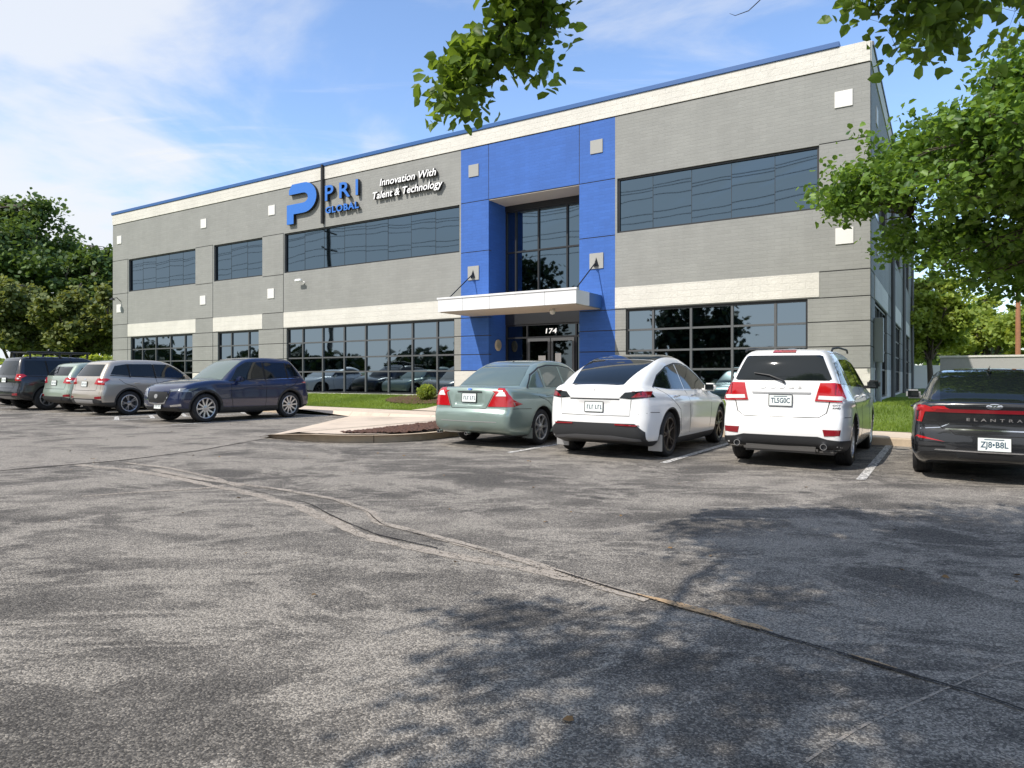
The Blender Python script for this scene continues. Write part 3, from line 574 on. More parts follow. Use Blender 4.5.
# ---- grey green saloon
def saloon(a, b):
    sp = dict(r=.335, wb=2.87, gap=.055, lower=[(-1.0, .26), (-1.13, .34), (-1.18, .46), (-1.175, .64), (-1.13, .68), (-1.115, .8), (-1.08, 1.055), (-1.0, 1.085), (-.6, 1.08), (0, 1.04), (1.4, 1.0), (2.4, 1.0), (3.0, .93), (3.6, .85), (3.82, .74), (3.88, .5), (3.82, .28), (3.4, .2), (2, .18), (-.6, .2)],
              green=[(-.62, .95), (-.60, 1.07), (-.2, 1.32), (.2, 1.51), (.6, 1.59), (1.1, 1.60), (1.55, 1.56), (2.0, 1.35), (2.55, 1.0), (2.3, .85), (-.5, .85)],
              plan=[(-1.18, .79), (-.9, .85), (-.5, .905), (0, .92), (2.9, .92), (3.4, .89), (3.88, .80)], gplan=[(-.6, .72), (0, .82), (1.2, .85), (2.4, .80)], tum=.42, zb=1.0, k=.10, bow=(.16, .14), crown=.045,
              cuts=[(-1.17, 0, .88, .085, .30, .11, .03)])
    pm = paint('sage_paint', (.27, .35, .315), .5, .33, arch(sp), .39, .004, .22)
    c = Car('parked_car', sp, a, b, True, 'sage green saloon with triangular red and white tail lamps', pm)
    c.wheels(M['rim'], 7)
    c.patch('rear_window', [(-.66, 1.10), (.66, 1.10), (.60, 1.3), (.50, 1.475), (-.50, 1.475), (-.60, 1.3)], 'rear', M['cglass2'], .005)
    for sg in (1, -1):
        c.patch('side_window', [(-.28, 1.07), (.22, 1.07), (.22, 1.40), (-.05, 1.29)], 'side', M['cglass2'], .005, sg)
        c.patch('side_window', [(.28, 1.07), (.98, 1.06), (.96, 1.465), (.6, 1.47), (.28, 1.42)], 'side', M['cglass2'], .005, sg)
        c.patch('side_window', [(1.04, 1.06), (2.1, 1.03), (1.8, 1.25), (1.5, 1.42), (1.02, 1.465)], 'side', M['cglass2'], .005, sg)
        c.seam([(-.33, 1.055), (-.08, 1.30), (.25, 1.435), (.6, 1.49), (1.1, 1.485), (1.52, 1.44), (1.85, 1.25), (2.15, 1.02)], 'side', .025, sg, 'window_trim', M['plastic'], off=.002)
        lamp = c.patch('tail_lamp', [(sg*.41, .735), (sg*.88, .735), (sg*.87, .78), (sg*.74, 1.0), (sg*.68, 1.055), (sg*.57, 1.06)], 'rear', M['red'], .012)
        c.patch('reversing_lamp', [(sg*.55, .92), (sg*.74, .92), (sg*.70, .99), (sg*.62, 1.01)], 'rear', M['clear'], .018, parent=lamp)
        c.patch('tail_lamp', [(-1.12, .735), (-.90, .735), (-.95, .90), (-1.05, 1.05)], 'side', M['red'], .010, sg)
        c.seam([(-.18, 1.04), (-.12, .90), (.18, .82), (.42, .66), (.47, .30)], 'side', sg=sg); c.seam([(1.0, 1.04), (1.02, .30)], 'side', sg=sg); c.seam([(2.15, 1.0), (2.15, .30)], 'side', sg=sg)
        c.seam([(-.3, .34+.0), (2.4, .34)], 'side', .02, sg, 'sill_strip', M['alucl']) if False else None
        b = MB(); b.box(-.40, -.385, min(sg*.70, sg*.91), max(sg*.70, sg*.91), .15, .34, bev=.005); b.build('mud_flap', simple('mud_flap_grey', (.16, .18, .17), .6), c.root) if sg < 0 else None
    c.seam([(-.55, 1.07), (-.39, .735), (-.37, .70), (.37, .70), (.39, .735), (.55, 1.07)], 'rear', .010)
    c.patch('trunk_trim', [(-.26, 1.0), (.26, 1.0), (.26, .985), (-.26, .985)], 'rear', M['plastic'], .02)
    c.patch('bumper_groove', [(-.6, .46), (.6, .46), (.6, .475), (-.6, .475)], 'rear', M['alucl'], .004)
    c.patch('trunk_lip', [(-.60, 1.065), (.60, 1.065), (.58, 1.09), (-.58, 1.09)], 'rear', M['chrome'], .006) if False else None
    c.seam([(-1.12, .70), (-.80, .70), (-.42, .69)], 'side', sg=-1); c.seam([(-1.12, .70), (-.80, .70), (-.42, .69)], 'side', sg=1); c.plate(0, .885, 'rear'); e = c.disc('emblem', 0, 1.035, .055, .022, 'rear', M['chrome']); c.disc('emblem_field', 0, 1.035, .045, .015, 'rear', M['sblue'], .011, parent=e)
    c.patch('bumper_sticker', [(.76, .56), (.88, .56), (.88, .62), (.76, .62)], 'rear', M['clear'], .004)
    c.mirror(1.85, 1.05); c.handle(.25, .93); c.handle(1.25, .92); c.pipe(.0, .25, .03); c.pipe(.62, .26, .03)
    b = MB(); b.lathe([(.0, .03), (.022, .02), (.02, 0)], 12, 'z', (.4, 0, 1.54)); b.build('aerial', M['plastic'], c.root, True)
    # seats and shelf seen behind the glass are left to the tinted glass
    return c
# ---- black compact saloon with full width lamp
def compact(a, b):
    sp = dict(r=.335, wb=2.72, gap=.05, lower=[(-.85, .24), (-.98, .30), (-1.03, .42), (-1.01, .62), (-.97, .72), (-1.0, .88), (-1.03, .985), (-.95, 1.03), (-.5, 1.02), (.2, 1.0), (1.4, .96), (2.3, .96), (2.9, .86), (3.4, .74), (3.60, .62), (3.64, .45), (3.58, .25), (3.2, .18), (2, .16), (-.5, .18)],
              green=[(-.75, .95), (-.80, 1.055), (-.4, 1.22), (0, 1.345), (.45, 1.42), (.9, 1.435), (1.35, 1.40), (1.9, 1.20), (2.4, .96), (2.2, .8), (-.7, .85)],
              plan=[(-1.03, .79), (-.7, .865), (-.3, .905), (0, .915), (.9, .905), (2.0, .91), (2.75, .915), (3.2, .86), (3.64, .72)], gplan=[(-.9, .70), (-.2, .79), (1.0, .82), (2.2, .78)], tum=.45, zb=.98, k=.09, bow=(.2, .17), crown=.045,
              sec=[(.18, .08), (.34, .01), (.55, 0), (.75, .02), (.92, .03), (1.05, .09), (1.3, .2)])
    pm = paint('black_paint', (.014, .015, .017), .2, .25, arch(sp), .385, .004, .2)
    c = Car('parked_car', sp, a, b, True, 'black compact saloon with full width red lamp bar, at right edge', pm)
    c.wheels(M['rimd'], 5, 'double')
    c.patch('rear_window', [(-.76, -.56), (-.80, -.48), (-.82, .48), (-.76, .56), (.12, .57), (.22, .50), (.22, -.50), (.12, -.57)], 'top', M['cglass'], .005)
    for sg in (1, -1):
        c.patch('side_window', [(-.38, 1.05), (-.1, 1.20), (.3, 1.30), (.78, 1.335), (.78, 1.0), (.1, 1.02)], 'side', M['cglass'], .005, sg)
        c.patch('side_window', [(.84, 1.0), (2.0, .98), (1.6, 1.18), (1.3, 1.30), (.84, 1.34)], 'side', M['cglass'], .005, sg)
        c.patch('tail_lamp', [(sg*.50, .885), (sg*.72, .875), (sg*.755, .74), (sg*.86, .76), (sg*.86, .94), (sg*.72, .955)], 'rear', M['red'], .010)
        c.patch('tail_lamp', [(-.98, .76), (-.93, .87), (-.66, .90), (-.80, .96), (-.97, .95)], 'side', M['red'], .008, sg)
        c.seam([(sg*.84, .73), (sg*.60, .74), (sg*.52, .66)], 'rear', .012)
        c.patch('reflector', [(sg*.50, .505), (sg*.83, .545), (sg*.80, .575), (sg*.74, .56)], 'rear', M['red'], .006)
        c.patch('bumper_vent', [(sg*.46, .38), (sg*.84, .37), (sg*.84, .49), (sg*.60, .49), (sg*.36, .445)], 'rear', M['plastic'], .006)
        c.seam([(sg*.50, .45), (sg*.82, .44)], 'rear', .014, m=c.paint, off=.016, name='vent_blade')
        c.seam([(-.25, 1.0), (.05, .85), (.40, .68), (.46, .3)], 'side', sg=sg); c.seam([(.81, .98), (.88, .3)], 'side', sg=sg)
        c.seam([(sg*.84, .65), (sg*.56, .68), (sg*.46, .73)], 'rear', .010, m=M['chrome'], name='crease_glint')  # chrome strip stands in for the highlight along the bumper crease
    c.patch('light_bar', [(-.60, .872), (.60, .872), (.66, .915), (-.66, .915)], 'rear', M['redd'], .010)
    c.patch('lower_bumper', [(-.36, .31), (-.40, .39), (.40, .39), (.36, .31)], 'rear', M['plastic'], .006)
    c.patch('bumper_blade', [(-.62, .395), (-.60, .41), (.60, .41), (.62, .395)], 'rear', M['chrome'], .012)
    c.seam([(-.50, .665), (.50, .665)], 'rear', .014, m=M['chrome'], name='crease_glint')  # bright strip painted in as the glint of the middle crease
    c.seam([(-.46, .66), (-.40, .60), (.40, .60), (.46, .66)], 'rear', .010)
    c.letters('ELANTRA', .0, .775, .56, .05, bold=.001, spacing=1.9)
    e = c.patch('emblem', [(.085*math.cos(t*math.pi/12), 0.955+.034*math.sin(t*math.pi/12)) for t in range(24)]+[(.085, .955), (.07, .955)]+[(.07*math.cos(-t*math.pi/12), 0.955+.024*math.sin(-t*math.pi/12)) for t in range(1, 24)]+[(.0699, .9551)], 'rear', M['chrome'], .006, step=.03)
    me = text_mesh('H', .055, .002, .002, shear=.35, width=.075, align='CENTER'); h, n, _ = c.project((0, .955), 'rear')
    me.transform(Matrix.Translation(h+n*.008+Vector((0, 0, -.018))) @ Matrix.Rotation(-math.pi/2, 4, 'Z') @ Matrix.Rotation(math.pi/2-.2, 4, 'X')); obj('emblem_letter', me, M['chrome'], e)
    c.plate(0, .50, 'rear', 'ZJ8\u2022B8L', w=.33, hh=.16)
    f = MB(); f.add([(.26, -.03, 1.405), (.26, .03, 1.405), (.06, .0, 1.40), (.06, 0, 1.475), (.0, 0, 1.385)], [(0, 2, 3), (1, 3, 2), (0, 3, 1), (0, 1, 4)]); f.build('shark_fin_aerial', c.paint, c.root)
    c.patch('sunroof', [(.5, -.40), (.5, .40), (1.2, .42), (1.2, -.42)], 'top', M['cglass'], .012)
    c.mirror(1.7, 1.0, M['alucl']); c.handle(.2, .9); c.handle(1.1, .89)
    return c
# ---- generic tall cars of the left row
def suv(name, a, b, fwd, label, col, metal, L_=4.55, W=.92, H=1.68, wb=2.70, ro=.93, r=.36, rim=('rim', 5, 'single'), lip=.055, sill=.36, hood=1.06, glass='cglass', h=.034, rake=.16, kind='round'):
    xf = L_-ro
    zb = 1.06
    sp = dict(r=r, wb=wb, gap=.05, h=h, lower=[(-ro+.14, .32), (-ro+.03, .38), (-ro, .55), (-ro+.02, .72), (-ro+.06, .8), (-ro+.09, 1.08), (-ro+.3, 1.13), (.6, 1.07), (1.8, 1.04), (wb-.55, hood+.01), (wb+.1, hood-.03), (xf-.22, hood-.13), (xf-.05, hood-.25), (xf, .6), (xf-.03, .4), (xf-.2, .27), (2, .22), (-.4, .24)],
              green=[(-ro+.08, 1.0), (-ro+.12, 1.16), (-ro+.18+rake, H-.20), (-ro+.30+rake, H-.06), (0, H-.015), (.7, H), (1.2, H-.03), (1.6, H-.16), (wb-.45, 1.08), (wb-.5, .9), (-ro+.2, .9)],
              plan=PL(-ro, xf, W, .06, .13), gplan=[(-ro, W-.12), (-.2, W-.065), (1.2, W-.06), (2.3, W-.13)], tum=.38, zb=1.04, k=.11, bow=(.2, .12), crown=.04)
    if kind == 'boxy':
        sp['green'] = [(-ro+.06, 1.0), (-ro+.10, 1.2), (-ro+.24, H-.14), (-ro+.34, H-.03), (0, H), (1.2, H-.01), (1.5, H-.06), (wb-.75, H-.3), (wb-.45, 1.15), (wb-.5, .9), (-ro+.2, .9)]; sp['lower'] = [(p[0], p[1]+(.06 if p[1] > .9 else .08 if p[1] < .5 else 0)) for p in sp['lower']]
    pm = paint(name+'_paint', col, metal, .3, arch(sp), r+.05, lip, sill)
    c = Car('parked_car', sp, a, b, fwd, label, pm); c.wheels(M[rim[0]], rim[1], rim[2], rr=rim[3] if len(rim) > 3 else None)
    G = M[glass]; zt = H-.15; q = .05 if kind != 'boxy' else 0
    rw = [(-.64, 1.16), (.64, 1.16), (.52, H-.17), (-.52, H-.17)]; c.patch('rear_window', rw, 'rear', G, .005)
    for sg in (1, -1):
        x_ = -ro+.30
        c.patch('rear_quarter_window', [(x_+.12, 1.17+q), (.02, 1.13+q), (.0, zt), (x_+.28, zt-.06)] if kind != 'boxy' else [(x_+.02, 1.18), (.02, 1.18), (.0, zt), (x_+.1, zt)], 'side', G, .005, sg)
        c.patch('side_window', [(.07, 1.12+q), (.80, 1.10+q), (.78, zt+.01), (.05, zt)], 'side', G, .005, sg)
        c.patch('side_window', [(.86, 1.10+q), (wb-.78, 1.07+q*.6), (wb-1.05, zt-.16), (wb-1.35, zt), (.84, zt+.01)], 'side', G, .005, sg)
        c.seam([(-.30, 1.08), (-.15, .95), (.15, .85), (.44, .62), (.48, .34)], 'side', sg=sg, w=.012); c.seam([(.83, 1.08), (.88, .34)], 'side', sg=sg, w=.012); c.seam([(wb-.75, 1.05), (wb-.72, .7), (wb-.78, .34)], 'side', sg=sg, w=.012)
    for sg in (1, -1): c.seam([(-ro+.40, 1.14+q), (.05, 1.11+q), (.83, 1.08+q), (wb-.72, 1.05+q*.6)], 'side', .02, sg, 'window_trim', M['seam'], off=.007); c.seam([(.035, 1.13), (.03, zt)], 'side', .05, sg, 'door_pillar', M['seam'], off=.004); c.seam([(.83, 1.1), (.81, zt)], 'side', .05, sg, 'door_pillar', M['seam'], off=.004)
    c.mirror(wb-.95, 1.08); c.handle(.22, .96); c.handle(1.05, .95)
    return c
# =================================================================== TREES
def leaf_mesh(P, size, shape='leaf', var=.35, up=.3):
    n = len(P); nrm = RNG.normal(size=(n, 3)); nrm[:, 2] = np.abs(nrm[:, 2])+up; nrm /= np.linalg.norm(nrm, axis=1)[:, None]
    t = np.cross(nrm, RNG.normal(size=(n, 3))); t /= np.linalg.norm(t, axis=1)[:, None]; b = np.cross(nrm, t)
    s = (size*(1+var*RNG.uniform(-1, 1, n)))[:, None]
    if shape == 'leaf':
        c = [(0, 0, 0), (.28, .37, .12), (.72, .31, .10), (1.05, 0, -.10), (.72, -.31, .10), (.28, -.37, .12)]
        V = np.stack([P+s*(t*x+b*y+nrm*z) for x, y, z in c], 1).reshape(-1, 3)
        f = np.array([[0, 1, 2, 3], [0, 3, 4, 5]]); k = 6
    else:
        c = [(-.5, -.1, 0), (-.1, -.5, .12), (.5, -.12, 0), (.42, .38, .1), (-.2, .5, 0)]
        V = np.stack([P+s*(t*x+b*y+nrm*z) for x, y, z in c], 1).reshape(-1, 3); f = np.array([[0, 1, 2, 3, 4]]); k = 5
    F = (np.arange(n)[:, None, None]*k+f[None]).reshape(-1, f.shape[1])
    me = bpy.data.meshes.new('leaves'); me.vertices.add(len(V)); me.vertices.foreach_set('co', V.ravel())
    me.loops.add(F.size); me.loops.foreach_set('vertex_index', F.ravel().astype(np.int32))
    me.polygons.add(len(F)); me.polygons.foreach_set('loop_start', (np.arange(len(F))*F.shape[1]).astype(np.int32))
    me.update(calc_edges=True); me.validate()
    at = me.attributes.new('v', 'FLOAT', 'POINT'); vv = np.repeat(np.clip(RNG.normal(.45, .25, n), 0, 1), k).astype(np.float32); at.data.foreach_set('value', vv)
    return me
def make_tree(name, base, h_trunk, centre, rad, ntips, nl, lsize, label, cat='tree', group=None, leaf='tree', shape='clump', tr=.16, spread=.30, keep=None, seed=1, gaps=.0, flat=None, limbs=8, low=-.55, blobs=0, blobr=.26):
    rng = np.random.default_rng(seed); base = Vector(base); centre = Vector(centre); root = empty(name, base, (0, 0, 0), label, cat, group)
    top = base+Vector((rng.normal()*.1, rng.normal()*.1, h_trunk)); wood = MB()
    trunk = [base-Vector((0, 0, .15)), base.lerp(top, .3)+Vector((rng.normal()*.05, rng.normal()*.05, 0)), base.lerp(top, .7)+Vector((rng.normal()*.06, rng.normal()*.06, 0)), top]
    hi = Vector((centre.x, centre.y, centre.z+rad[2]*.75)); trunk += [top.lerp(hi, t)+Vector((rng.normal()*.12, rng.normal()*.12, 0)) for t in (.3, .6, 1)]
    wood.tube([p-base for p in trunk], [tr*1.35, tr, tr*.9, tr*.8, tr*.55, tr*.35, tr*.08], 8)
    nodes = [(Vector(p), tr*.5*(1-i/8)) for i, p in enumerate(trunk[3:])]
    for i in range(limbs):                                  # main limbs
        an = 2*math.pi*(i+rng.uniform(-.3, .3))/limbs; el = rng.uniform(-.15, .6); s = trunk[3].lerp(trunk[5], rng.uniform(0, .8)) if i % 2 else Vector(trunk[3])
        e = centre+Vector((math.cos(an)*rad[0]*.72*math.cos(el), math.sin(an)*rad[1]*.72*math.cos(el), rad[2]*.65*math.sin(el)-rad[2]*.1))
        pts = [s.lerp(e, t)+Vector((rng.normal()*.12, rng.normal()*.12, .25*rad[2]*math.sin(t*3.0)*.5)) for t in (0, .25, .5, .75, 1)]
        rr = [tr*.45, tr*.36, tr*.27, tr*.18, tr*.08]; wood.tube([p-base for p in pts], rr, 6)
        for k in range(4):
            for q in (0, .5): nodes.append((pts[k].lerp(pts[k+1], q), rr[k]))
    NB = blobs or 0; bl = []
    for i in range(NB):
        d = rng.normal(size=3); d /= np.linalg.norm(d); q = rng.uniform(.2, .86); bl.append((np.array([d[0]*rad[0]*q, d[1]*rad[1]*q, d[2]*rad[2]*q]), rng.uniform(.75, 1.25)))
    tips = []; P = []; big = rng.normal(size=(14, 3)); big /= np.linalg.norm(big, axis=1)[:, None]
    while len(tips) < ntips:
        d = rng.normal(size=3); d /= np.linalg.norm(d); q = rng.uniform(.45, 1.0)**.6
        if d[2] < low: continue
        bump_ = 1+.16*np.max(big @ d)-.10+rng.normal()*.05      # lobes in the outline
        if gaps and (np.sin(d[0]*7+seed)+np.sin(d[1]*6+seed*2)+np.sin(d[2]*8+seed*3)) > 1.6-gaps: continue
        p = Vector((centre.x+d[0]*rad[0]*q*bump_, centre.y+d[1]*rad[1]*q*bump_, centre.z+d[2]*rad[2]*q*bump_))
        if NB:
            c_, k_ = bl[rng.integers(NB)]; d = rng.normal(size=3); d /= np.linalg.norm(d); d[2] = d[2]*.75+.1; q = rng.uniform(.4, 1); o_ = c_+d*q*k_*np.array(rad)*blobr; p = centre+Vector(o_)
        tips.append(p)
    for p in tips:
        nd, nr = min(nodes, key=lambda t: (t[0]-p).length+max(0, t[0].z-p.z)*.6); mid = nd.lerp(p, .5)+Vector((rng.normal()*.08, rng.normal()*.08, .1*(p-nd).length))
        r0 = min(nr*.6, .02+.012*(p-nd).length*tr*6); wood.tube([nd-base, mid-base, p-base], [r0, r0*.6, r0*.15], 4, cap=False)
        t = rng.uniform(.35, 1.1, nl)[:, None]; a = np.array(mid); b = np.array(p); line = a+(b-a)*t
        P.append(line+rng.normal(size=(nl, 3))*spread*np.array([1, 1, .7]))
    P = np.concatenate(P)
    if keep: P = P[[keep(Vector(p)) for p in P]]
    wood.build('trunk', M['bark'], root, True, 60)
    me = leaf_mesh(P-np.array(base), lsize, shape); obj('crown', me, M[leaf], root)
    return root
# =================================================================== WORLD, SUN, CAMERA
SUN = Vector((-.533, -.411, .740)).normalized()
w = bpy.data.worlds.new('World'); scn.world = w; w.use_nodes = True; nt = w.node_tree; bg = nt.nodes['Background']
sky = nt.nodes.new('ShaderNodeTexSky'); sky.sky_type = 'NISHITA'; sky.sun_disc = False; sky.sun_elevation = math.asin(SUN.z); sky.sun_rotation = math.atan2(SUN.x, SUN.y)
sky.air_density = 1.0; sky.dust_density = .6; sky.ozone_density = 1.6
tc = nt.nodes.new('ShaderNodeTexCoord'); sep = nt.nodes.new('ShaderNodeSeparateXYZ'); nt.links.new(tc.outputs['Generated'], sep.inputs[0])
zc = math_(nt, 'ADD', math_(nt, 'MAXIMUM', sep.outputs[2], 0.0), .16)
cb = nt.nodes.new('ShaderNodeCombineXYZ'); nt.links.new(math_(nt, 'DIVIDE', sep.outputs[0], zc), cb.inputs[0]); nt.links.new(math_(nt, 'DIVIDE', sep.outputs[1], zc), cb.inputs[1])
n1 = N(nt, 'ShaderNodeTexNoise', Scale=.9, Detail=12.0, Roughness=.56, Distortion=.45); nt.links.new(cb.outputs[0], n1.inputs['Vector'])
mp2 = N(nt, 'ShaderNodeMapping'); mp2.inputs['Rotation'].default_value = (0, 0, .5); mp2.inputs['Scale'].default_value = (.6, 2.2, 1); nt.links.new(cb.outputs[0], mp2.inputs['Vector'])
n2 = N(nt, 'ShaderNodeTexNoise', Scale=1.3, Detail=10.0, Roughness=.6, Distortion=.6); nt.links.new(mp2.outputs[0], n2.inputs['Vector'])
# the big bank stands to the left of the view
azl = math_(nt, 'ADD', math_(nt, 'MULTIPLY', sep.outputs[0], -1.0), math_(nt, 'MULTIPLY', sep.outputs[1], -.28))
bank = maprange(nt, math_(nt, 'ADD', math_(nt, 'MULTIPLY', azl, .62), n1.outputs['Fac']), .465, .655)
wisp = math_(nt, 'MULTIPLY', maprange(nt, n2.outputs['Fac'], .50, .72), .50)
low = maprange(nt, sep.outputs[2], .0, .30, .60, 0.0)
cl = math_(nt, 'MINIMUM', math_(nt, 'ADD', math_(nt, 'ADD', math_(nt, 'MULTIPLY', bank, .85), wisp), math_(nt, 'MULTIPLY', low, .6)), .95)
skyc = N(nt, 'ShaderNodeVectorMath', operation='MULTIPLY'); nt.links.new(sky.outputs[0], skyc.inputs[0]); skyc.inputs[1].default_value = (1.58, 1.66, 1.80)
cv = mixc(nt, cl, skyc.outputs[0], (6.0, 6.2, 6.5))
nt.links.new(cv, bg.inputs['Color']); bg.inputs['Strength'].default_value = .15
sl = bpy.data.lights.new('sun', 'SUN'); sl.energy = 5.0; sl.angle = math.radians(.53); sl.color = (1, .945, .87); so = bpy.data.objects.new('sun', sl); COL.objects.link(so)
so.rotation_euler = SUN.to_track_quat('Z', 'Y').to_euler(); so.location = (-20, -15, 30)
cam = bpy.data.cameras.new('camera'); cam.lens = 24.26; cam.sensor_width = 36; cam.shift_y = -6/1024; cam.clip_end = 3000; cam.clip_start = .05
co = bpy.data.objects.new('camera', cam); COL.objects.link(co); co.location = (0, 0, 1.3); co.rotation_euler = (math.pi/2, 0, 0); scn.camera = co
scn.view_settings.view_transform = 'Standard'; scn.view_settings.look = 'None'; scn.view_settings.exposure = 0
# =================================================================== GROUND
def sheet(name, As, Bs, zf, m, kind='structure'):
    vs = [L(a, b, zf(a, b)) for a in As for b in Bs]; nb = len(Bs)
    fs = [(i*nb+j, i*nb+j+1, (i+1)*nb+j+1, (i+1)*nb+j) for i in range(len(As)-1) for j in range(nb-1)]
    o = obj(name, mesh(vs, fs), m); o['kind'] = kind; return o
def poly(name, pts, dz, m, kind='structure', zf=None):
    o = obj(name, mesh([L(a, b, (zf(a, b) if zf else zg(a))+dz) for a, b in pts], [tuple(range(len(pts)))]), m); o['kind'] = kind; return o
sheet('ground', [-900, -30, 45, 900], [-900, -60, 60, 900], lambda a, b: zg(a)-.10, M['field'])
sheet('car_park', [-30, 34], [-45, 15.04], lambda a, b: zg(a), M['asphalt'])
poly('car_park_old_patch', [(10.35, -6), (10.4, 4.3), (10.2, 5.5), (10.5, 7.0), (11.5, 9.2), (15.3, 15.03), (16.5, 15.03), (15.6, 9.5), (15.0, 6), (15.2, -6)], .004, M['asph2'])
def ribbon(name, pts, w, m, dz=.006, wob=.25, seed=1, kind='structure', taper=False):
    rg = random.Random(seed); P = [Vector(p) for p in pts]; D = []
    for i in range(len(P)-1):
        k = max(2, int((P[i+1]-P[i]).length/.07))
        for j in range(k): D.append(P[i].lerp(P[i+1], j/k))
    D.append(P[-1])
    for _ in range(3): D = [D[0]]+[(D[i-1]+D[i]*2+D[i+1])/4 for i in range(1, len(D)-1)]+[D[-1]]
    o1 = 0; o2 = 0; jx = 0; vs = []
    for i, p in enumerate(D):
        t = (D[min(i+1, len(D)-1)]-D[max(i-1, 0)]).normalized(); n = Vector((-t.y, t.x)); jx = jx*.93+rg.uniform(-1, 1)*w*.10; jx = max(-w*.5, min(w*.5, jx)); o1 = o1*.6+rg.uniform(-1, 1)*w*wob; o2 = o2*.6+rg.uniform(-1, 1)*w*wob
        s = 1 if not taper else min(1, .15+3*min(i, len(D)-1-i)/len(D))
        for q in (n*(w/2+o1)*s+n*jx, -n*(w/2+o2)*s+n*jx): c = p+q; vs.append(L(c.x, c.y, zg(c.x)+dz))
    fs = [(2*i, 2*i+1, 2*i+3, 2*i+2) for i in range(len(D)-1)]
    o = obj(name, mesh(vs, fs), m); o['kind'] = kind; return o
ribbon('crack_seal', [(10.2, 4.9), (9.2, 5.05), (8.03, 5.0), (6.5, 4.79), (5.38, 4.62), (4.61, 4.32), (3.85, 4.05), (3.11, 3.99), (2.42, 3.97), (1.95, 3.95)], .12, M['seal'], .003, .10, 1)
ribbon('crack_seal', [(8.9, 5.25), (7.81, 5.10), (6.54, 5.14), (5.34, 5.06), (4.55, 4.78), (4.15, 4.45), (3.39, 4.31), (2.7, 4.19), (2.14, 4.03), (1.65, 3.86), (1.45, 3.83)], .095, M['seal'], .0045, .10, 2)
ribbon('crack_seal', [(9.9, 5.4), (8.8, 5.42), (7.6, 5.22), (6.8, 5.0)], .07, M['seal'], .0055, .06, 12)
ribbon('crack_seal', [(7.0, 4.95), (7.05, 4.62), (7.35, 4.2), (7.6, 3.7)], .05, M['seal'], .004, .06, 5)
ribbon('crack_seal', [(1.55, 3.855), (1.35, 3.82), (1.2, 3.79), (1.05, 3.745), (.96, 3.72)], .07, M['seal_o'], .0095, .12, 3, taper=True)
ribbon('crack_seal', [(1.08, 3.755), (.93, 3.71), (.84, 3.685), (.74, 3.655)], .07, M['seal_o'], .0105, .14, 23, taper=True)
ribbon('crack_seal', [(.38, 3.575), (.30, 3.55), (.18, 3.51)], .03, M['seal_o'], .0065, .2, 13, taper=True)
ribbon('crack', [(2.2, 4.03), (1.65, 3.86), (1.27, 3.80), (.91, 3.69), (.65, 3.62), (.37, 3.555), (.09, 3.465), (-.12, 3.42), (-.40, 3.28), (-1.2, 2.9), (-2, 2.6)], .022, M['gap'], .0085, .22, 4)
ribbon('crack', [(10.35, -3), (10.38, 4.3), (10.2, 5.5), (10.5, 7.0), (11.4, 9.05)], .03, M['gap'], .0055, .2, 6)
ribbon('crack', [(8.9, 5.12), (7.8, 5.04), (6.5, 4.93), (5.4, 4.76), (4.6, 4.40), (3.9, 4.13), (3.2, 4.06)], .010, M['gap'], .007, .4, 8)
ribbon('crack', [(6.9, 5.14), (5.4, 5.04), (4.6, 4.78), (4.1, 4.42), (3.3, 4.28), (2.7, 4.16)], .009, M['gap'], .0075, .4, 9)
ribbon('crack_seal', [(-.6, 4.2), (-.25, 3.9), (.05, 3.3), (.25, 2.9), (.4, 2.5)], .012, M['seal'], .003, .15, 7)
for i, (a, b0, b1) in enumerate([(.90, 9.75, 15.0), (3.55, 9.9, 15.0), (6.15, 9.7, 15.0), (-1.85, 9.8, 15.0), (-4.5, 9.8, 15), (-7.1, 9.8, 15), (16.1, 9.9, 15), (18.75, 9.9, 15), (20.3, 9.9, 15), (23.0, 9.9, 15), (25.6, 9.9, 15), (28.2, 9.9, 15), (30.8, 9.9, 15)]):
    poly('parking_line', [(a-.055, b0), (a+.055, b0), (a+.055, b1), (a-.055, b1)], .006, M['line'])
for k in range(5):
    b0 = 10.0+k*1.0; poly('hatched_marking', [(18.85, b0), (18.85, b0+.13), (20.2, b0+.85), (20.2, b0+.72)], .006, M['line'])
# kerbs, walk and islands
def kerb(name, pts, w=.15, h=.15, closed=False, label=None, hs=None):
    mb = MB(); n = len(pts); P = [Vector(p) for p in pts]; vs = []
    for i, p in enumerate(P):
        h = hs[i] if hs else h
        t0 = (P[i]-P[i-1]).normalized() if (i > 0 or closed) else (P[1]-P[0]).normalized(); t1 = (P[(i+1) % n]-P[i]).normalized() if (i < n-1 or closed) else t0
        t = (t0+t1).normalized(); nn = Vector((-t.y, t.x))/max(.5, t.dot(t1))
        q = p+nn*w
        for c, z in ((p, -.05), (p, h-.02), (p+nn*.02, h), (q, h)): vs.append(L(c.x, c.y, zg(c.x)+z))
    fs = []
    for i in range(n if closed else n-1):
        j = (i+1) % n
        fs += [(i*4+k, i*4+k+1, j*4+k+1, j*4+k) for k in range(3)]
    mb.add(vs, fs); o = mb.build(name, M['kerb']); o['kind'] = 'structure'; return o
def arc(cx, cy, r, a0, a1, n=8): return [(cx+r*math.cos(math.radians(a0+(a1-a0)*i/n)), cy+r*math.sin(math.radians(a0+(a1-a0)*i/n))) for i in range(n+1)]
isl = [(8.75, 15.0), (8.72, 13), (8.7, 11.0)]+arc(10.35, 10.75, 1.65, 180, 262, 10)+[(11.2, 9.12), (11.6, 9.22)]
kerb('kerb', [(-29, 15.0), (8.6, 15.0)], -.15) if False else None
kerb('kerb', [(8.75, 15.0), (-29, 15.0)][::-1], .15)
kerb('kerb', isl[::-1], -.15) if False else None
kerb('kerb', isl[::-1], .15, hs=[.03, .09]+[.15]*(len(isl)-2))
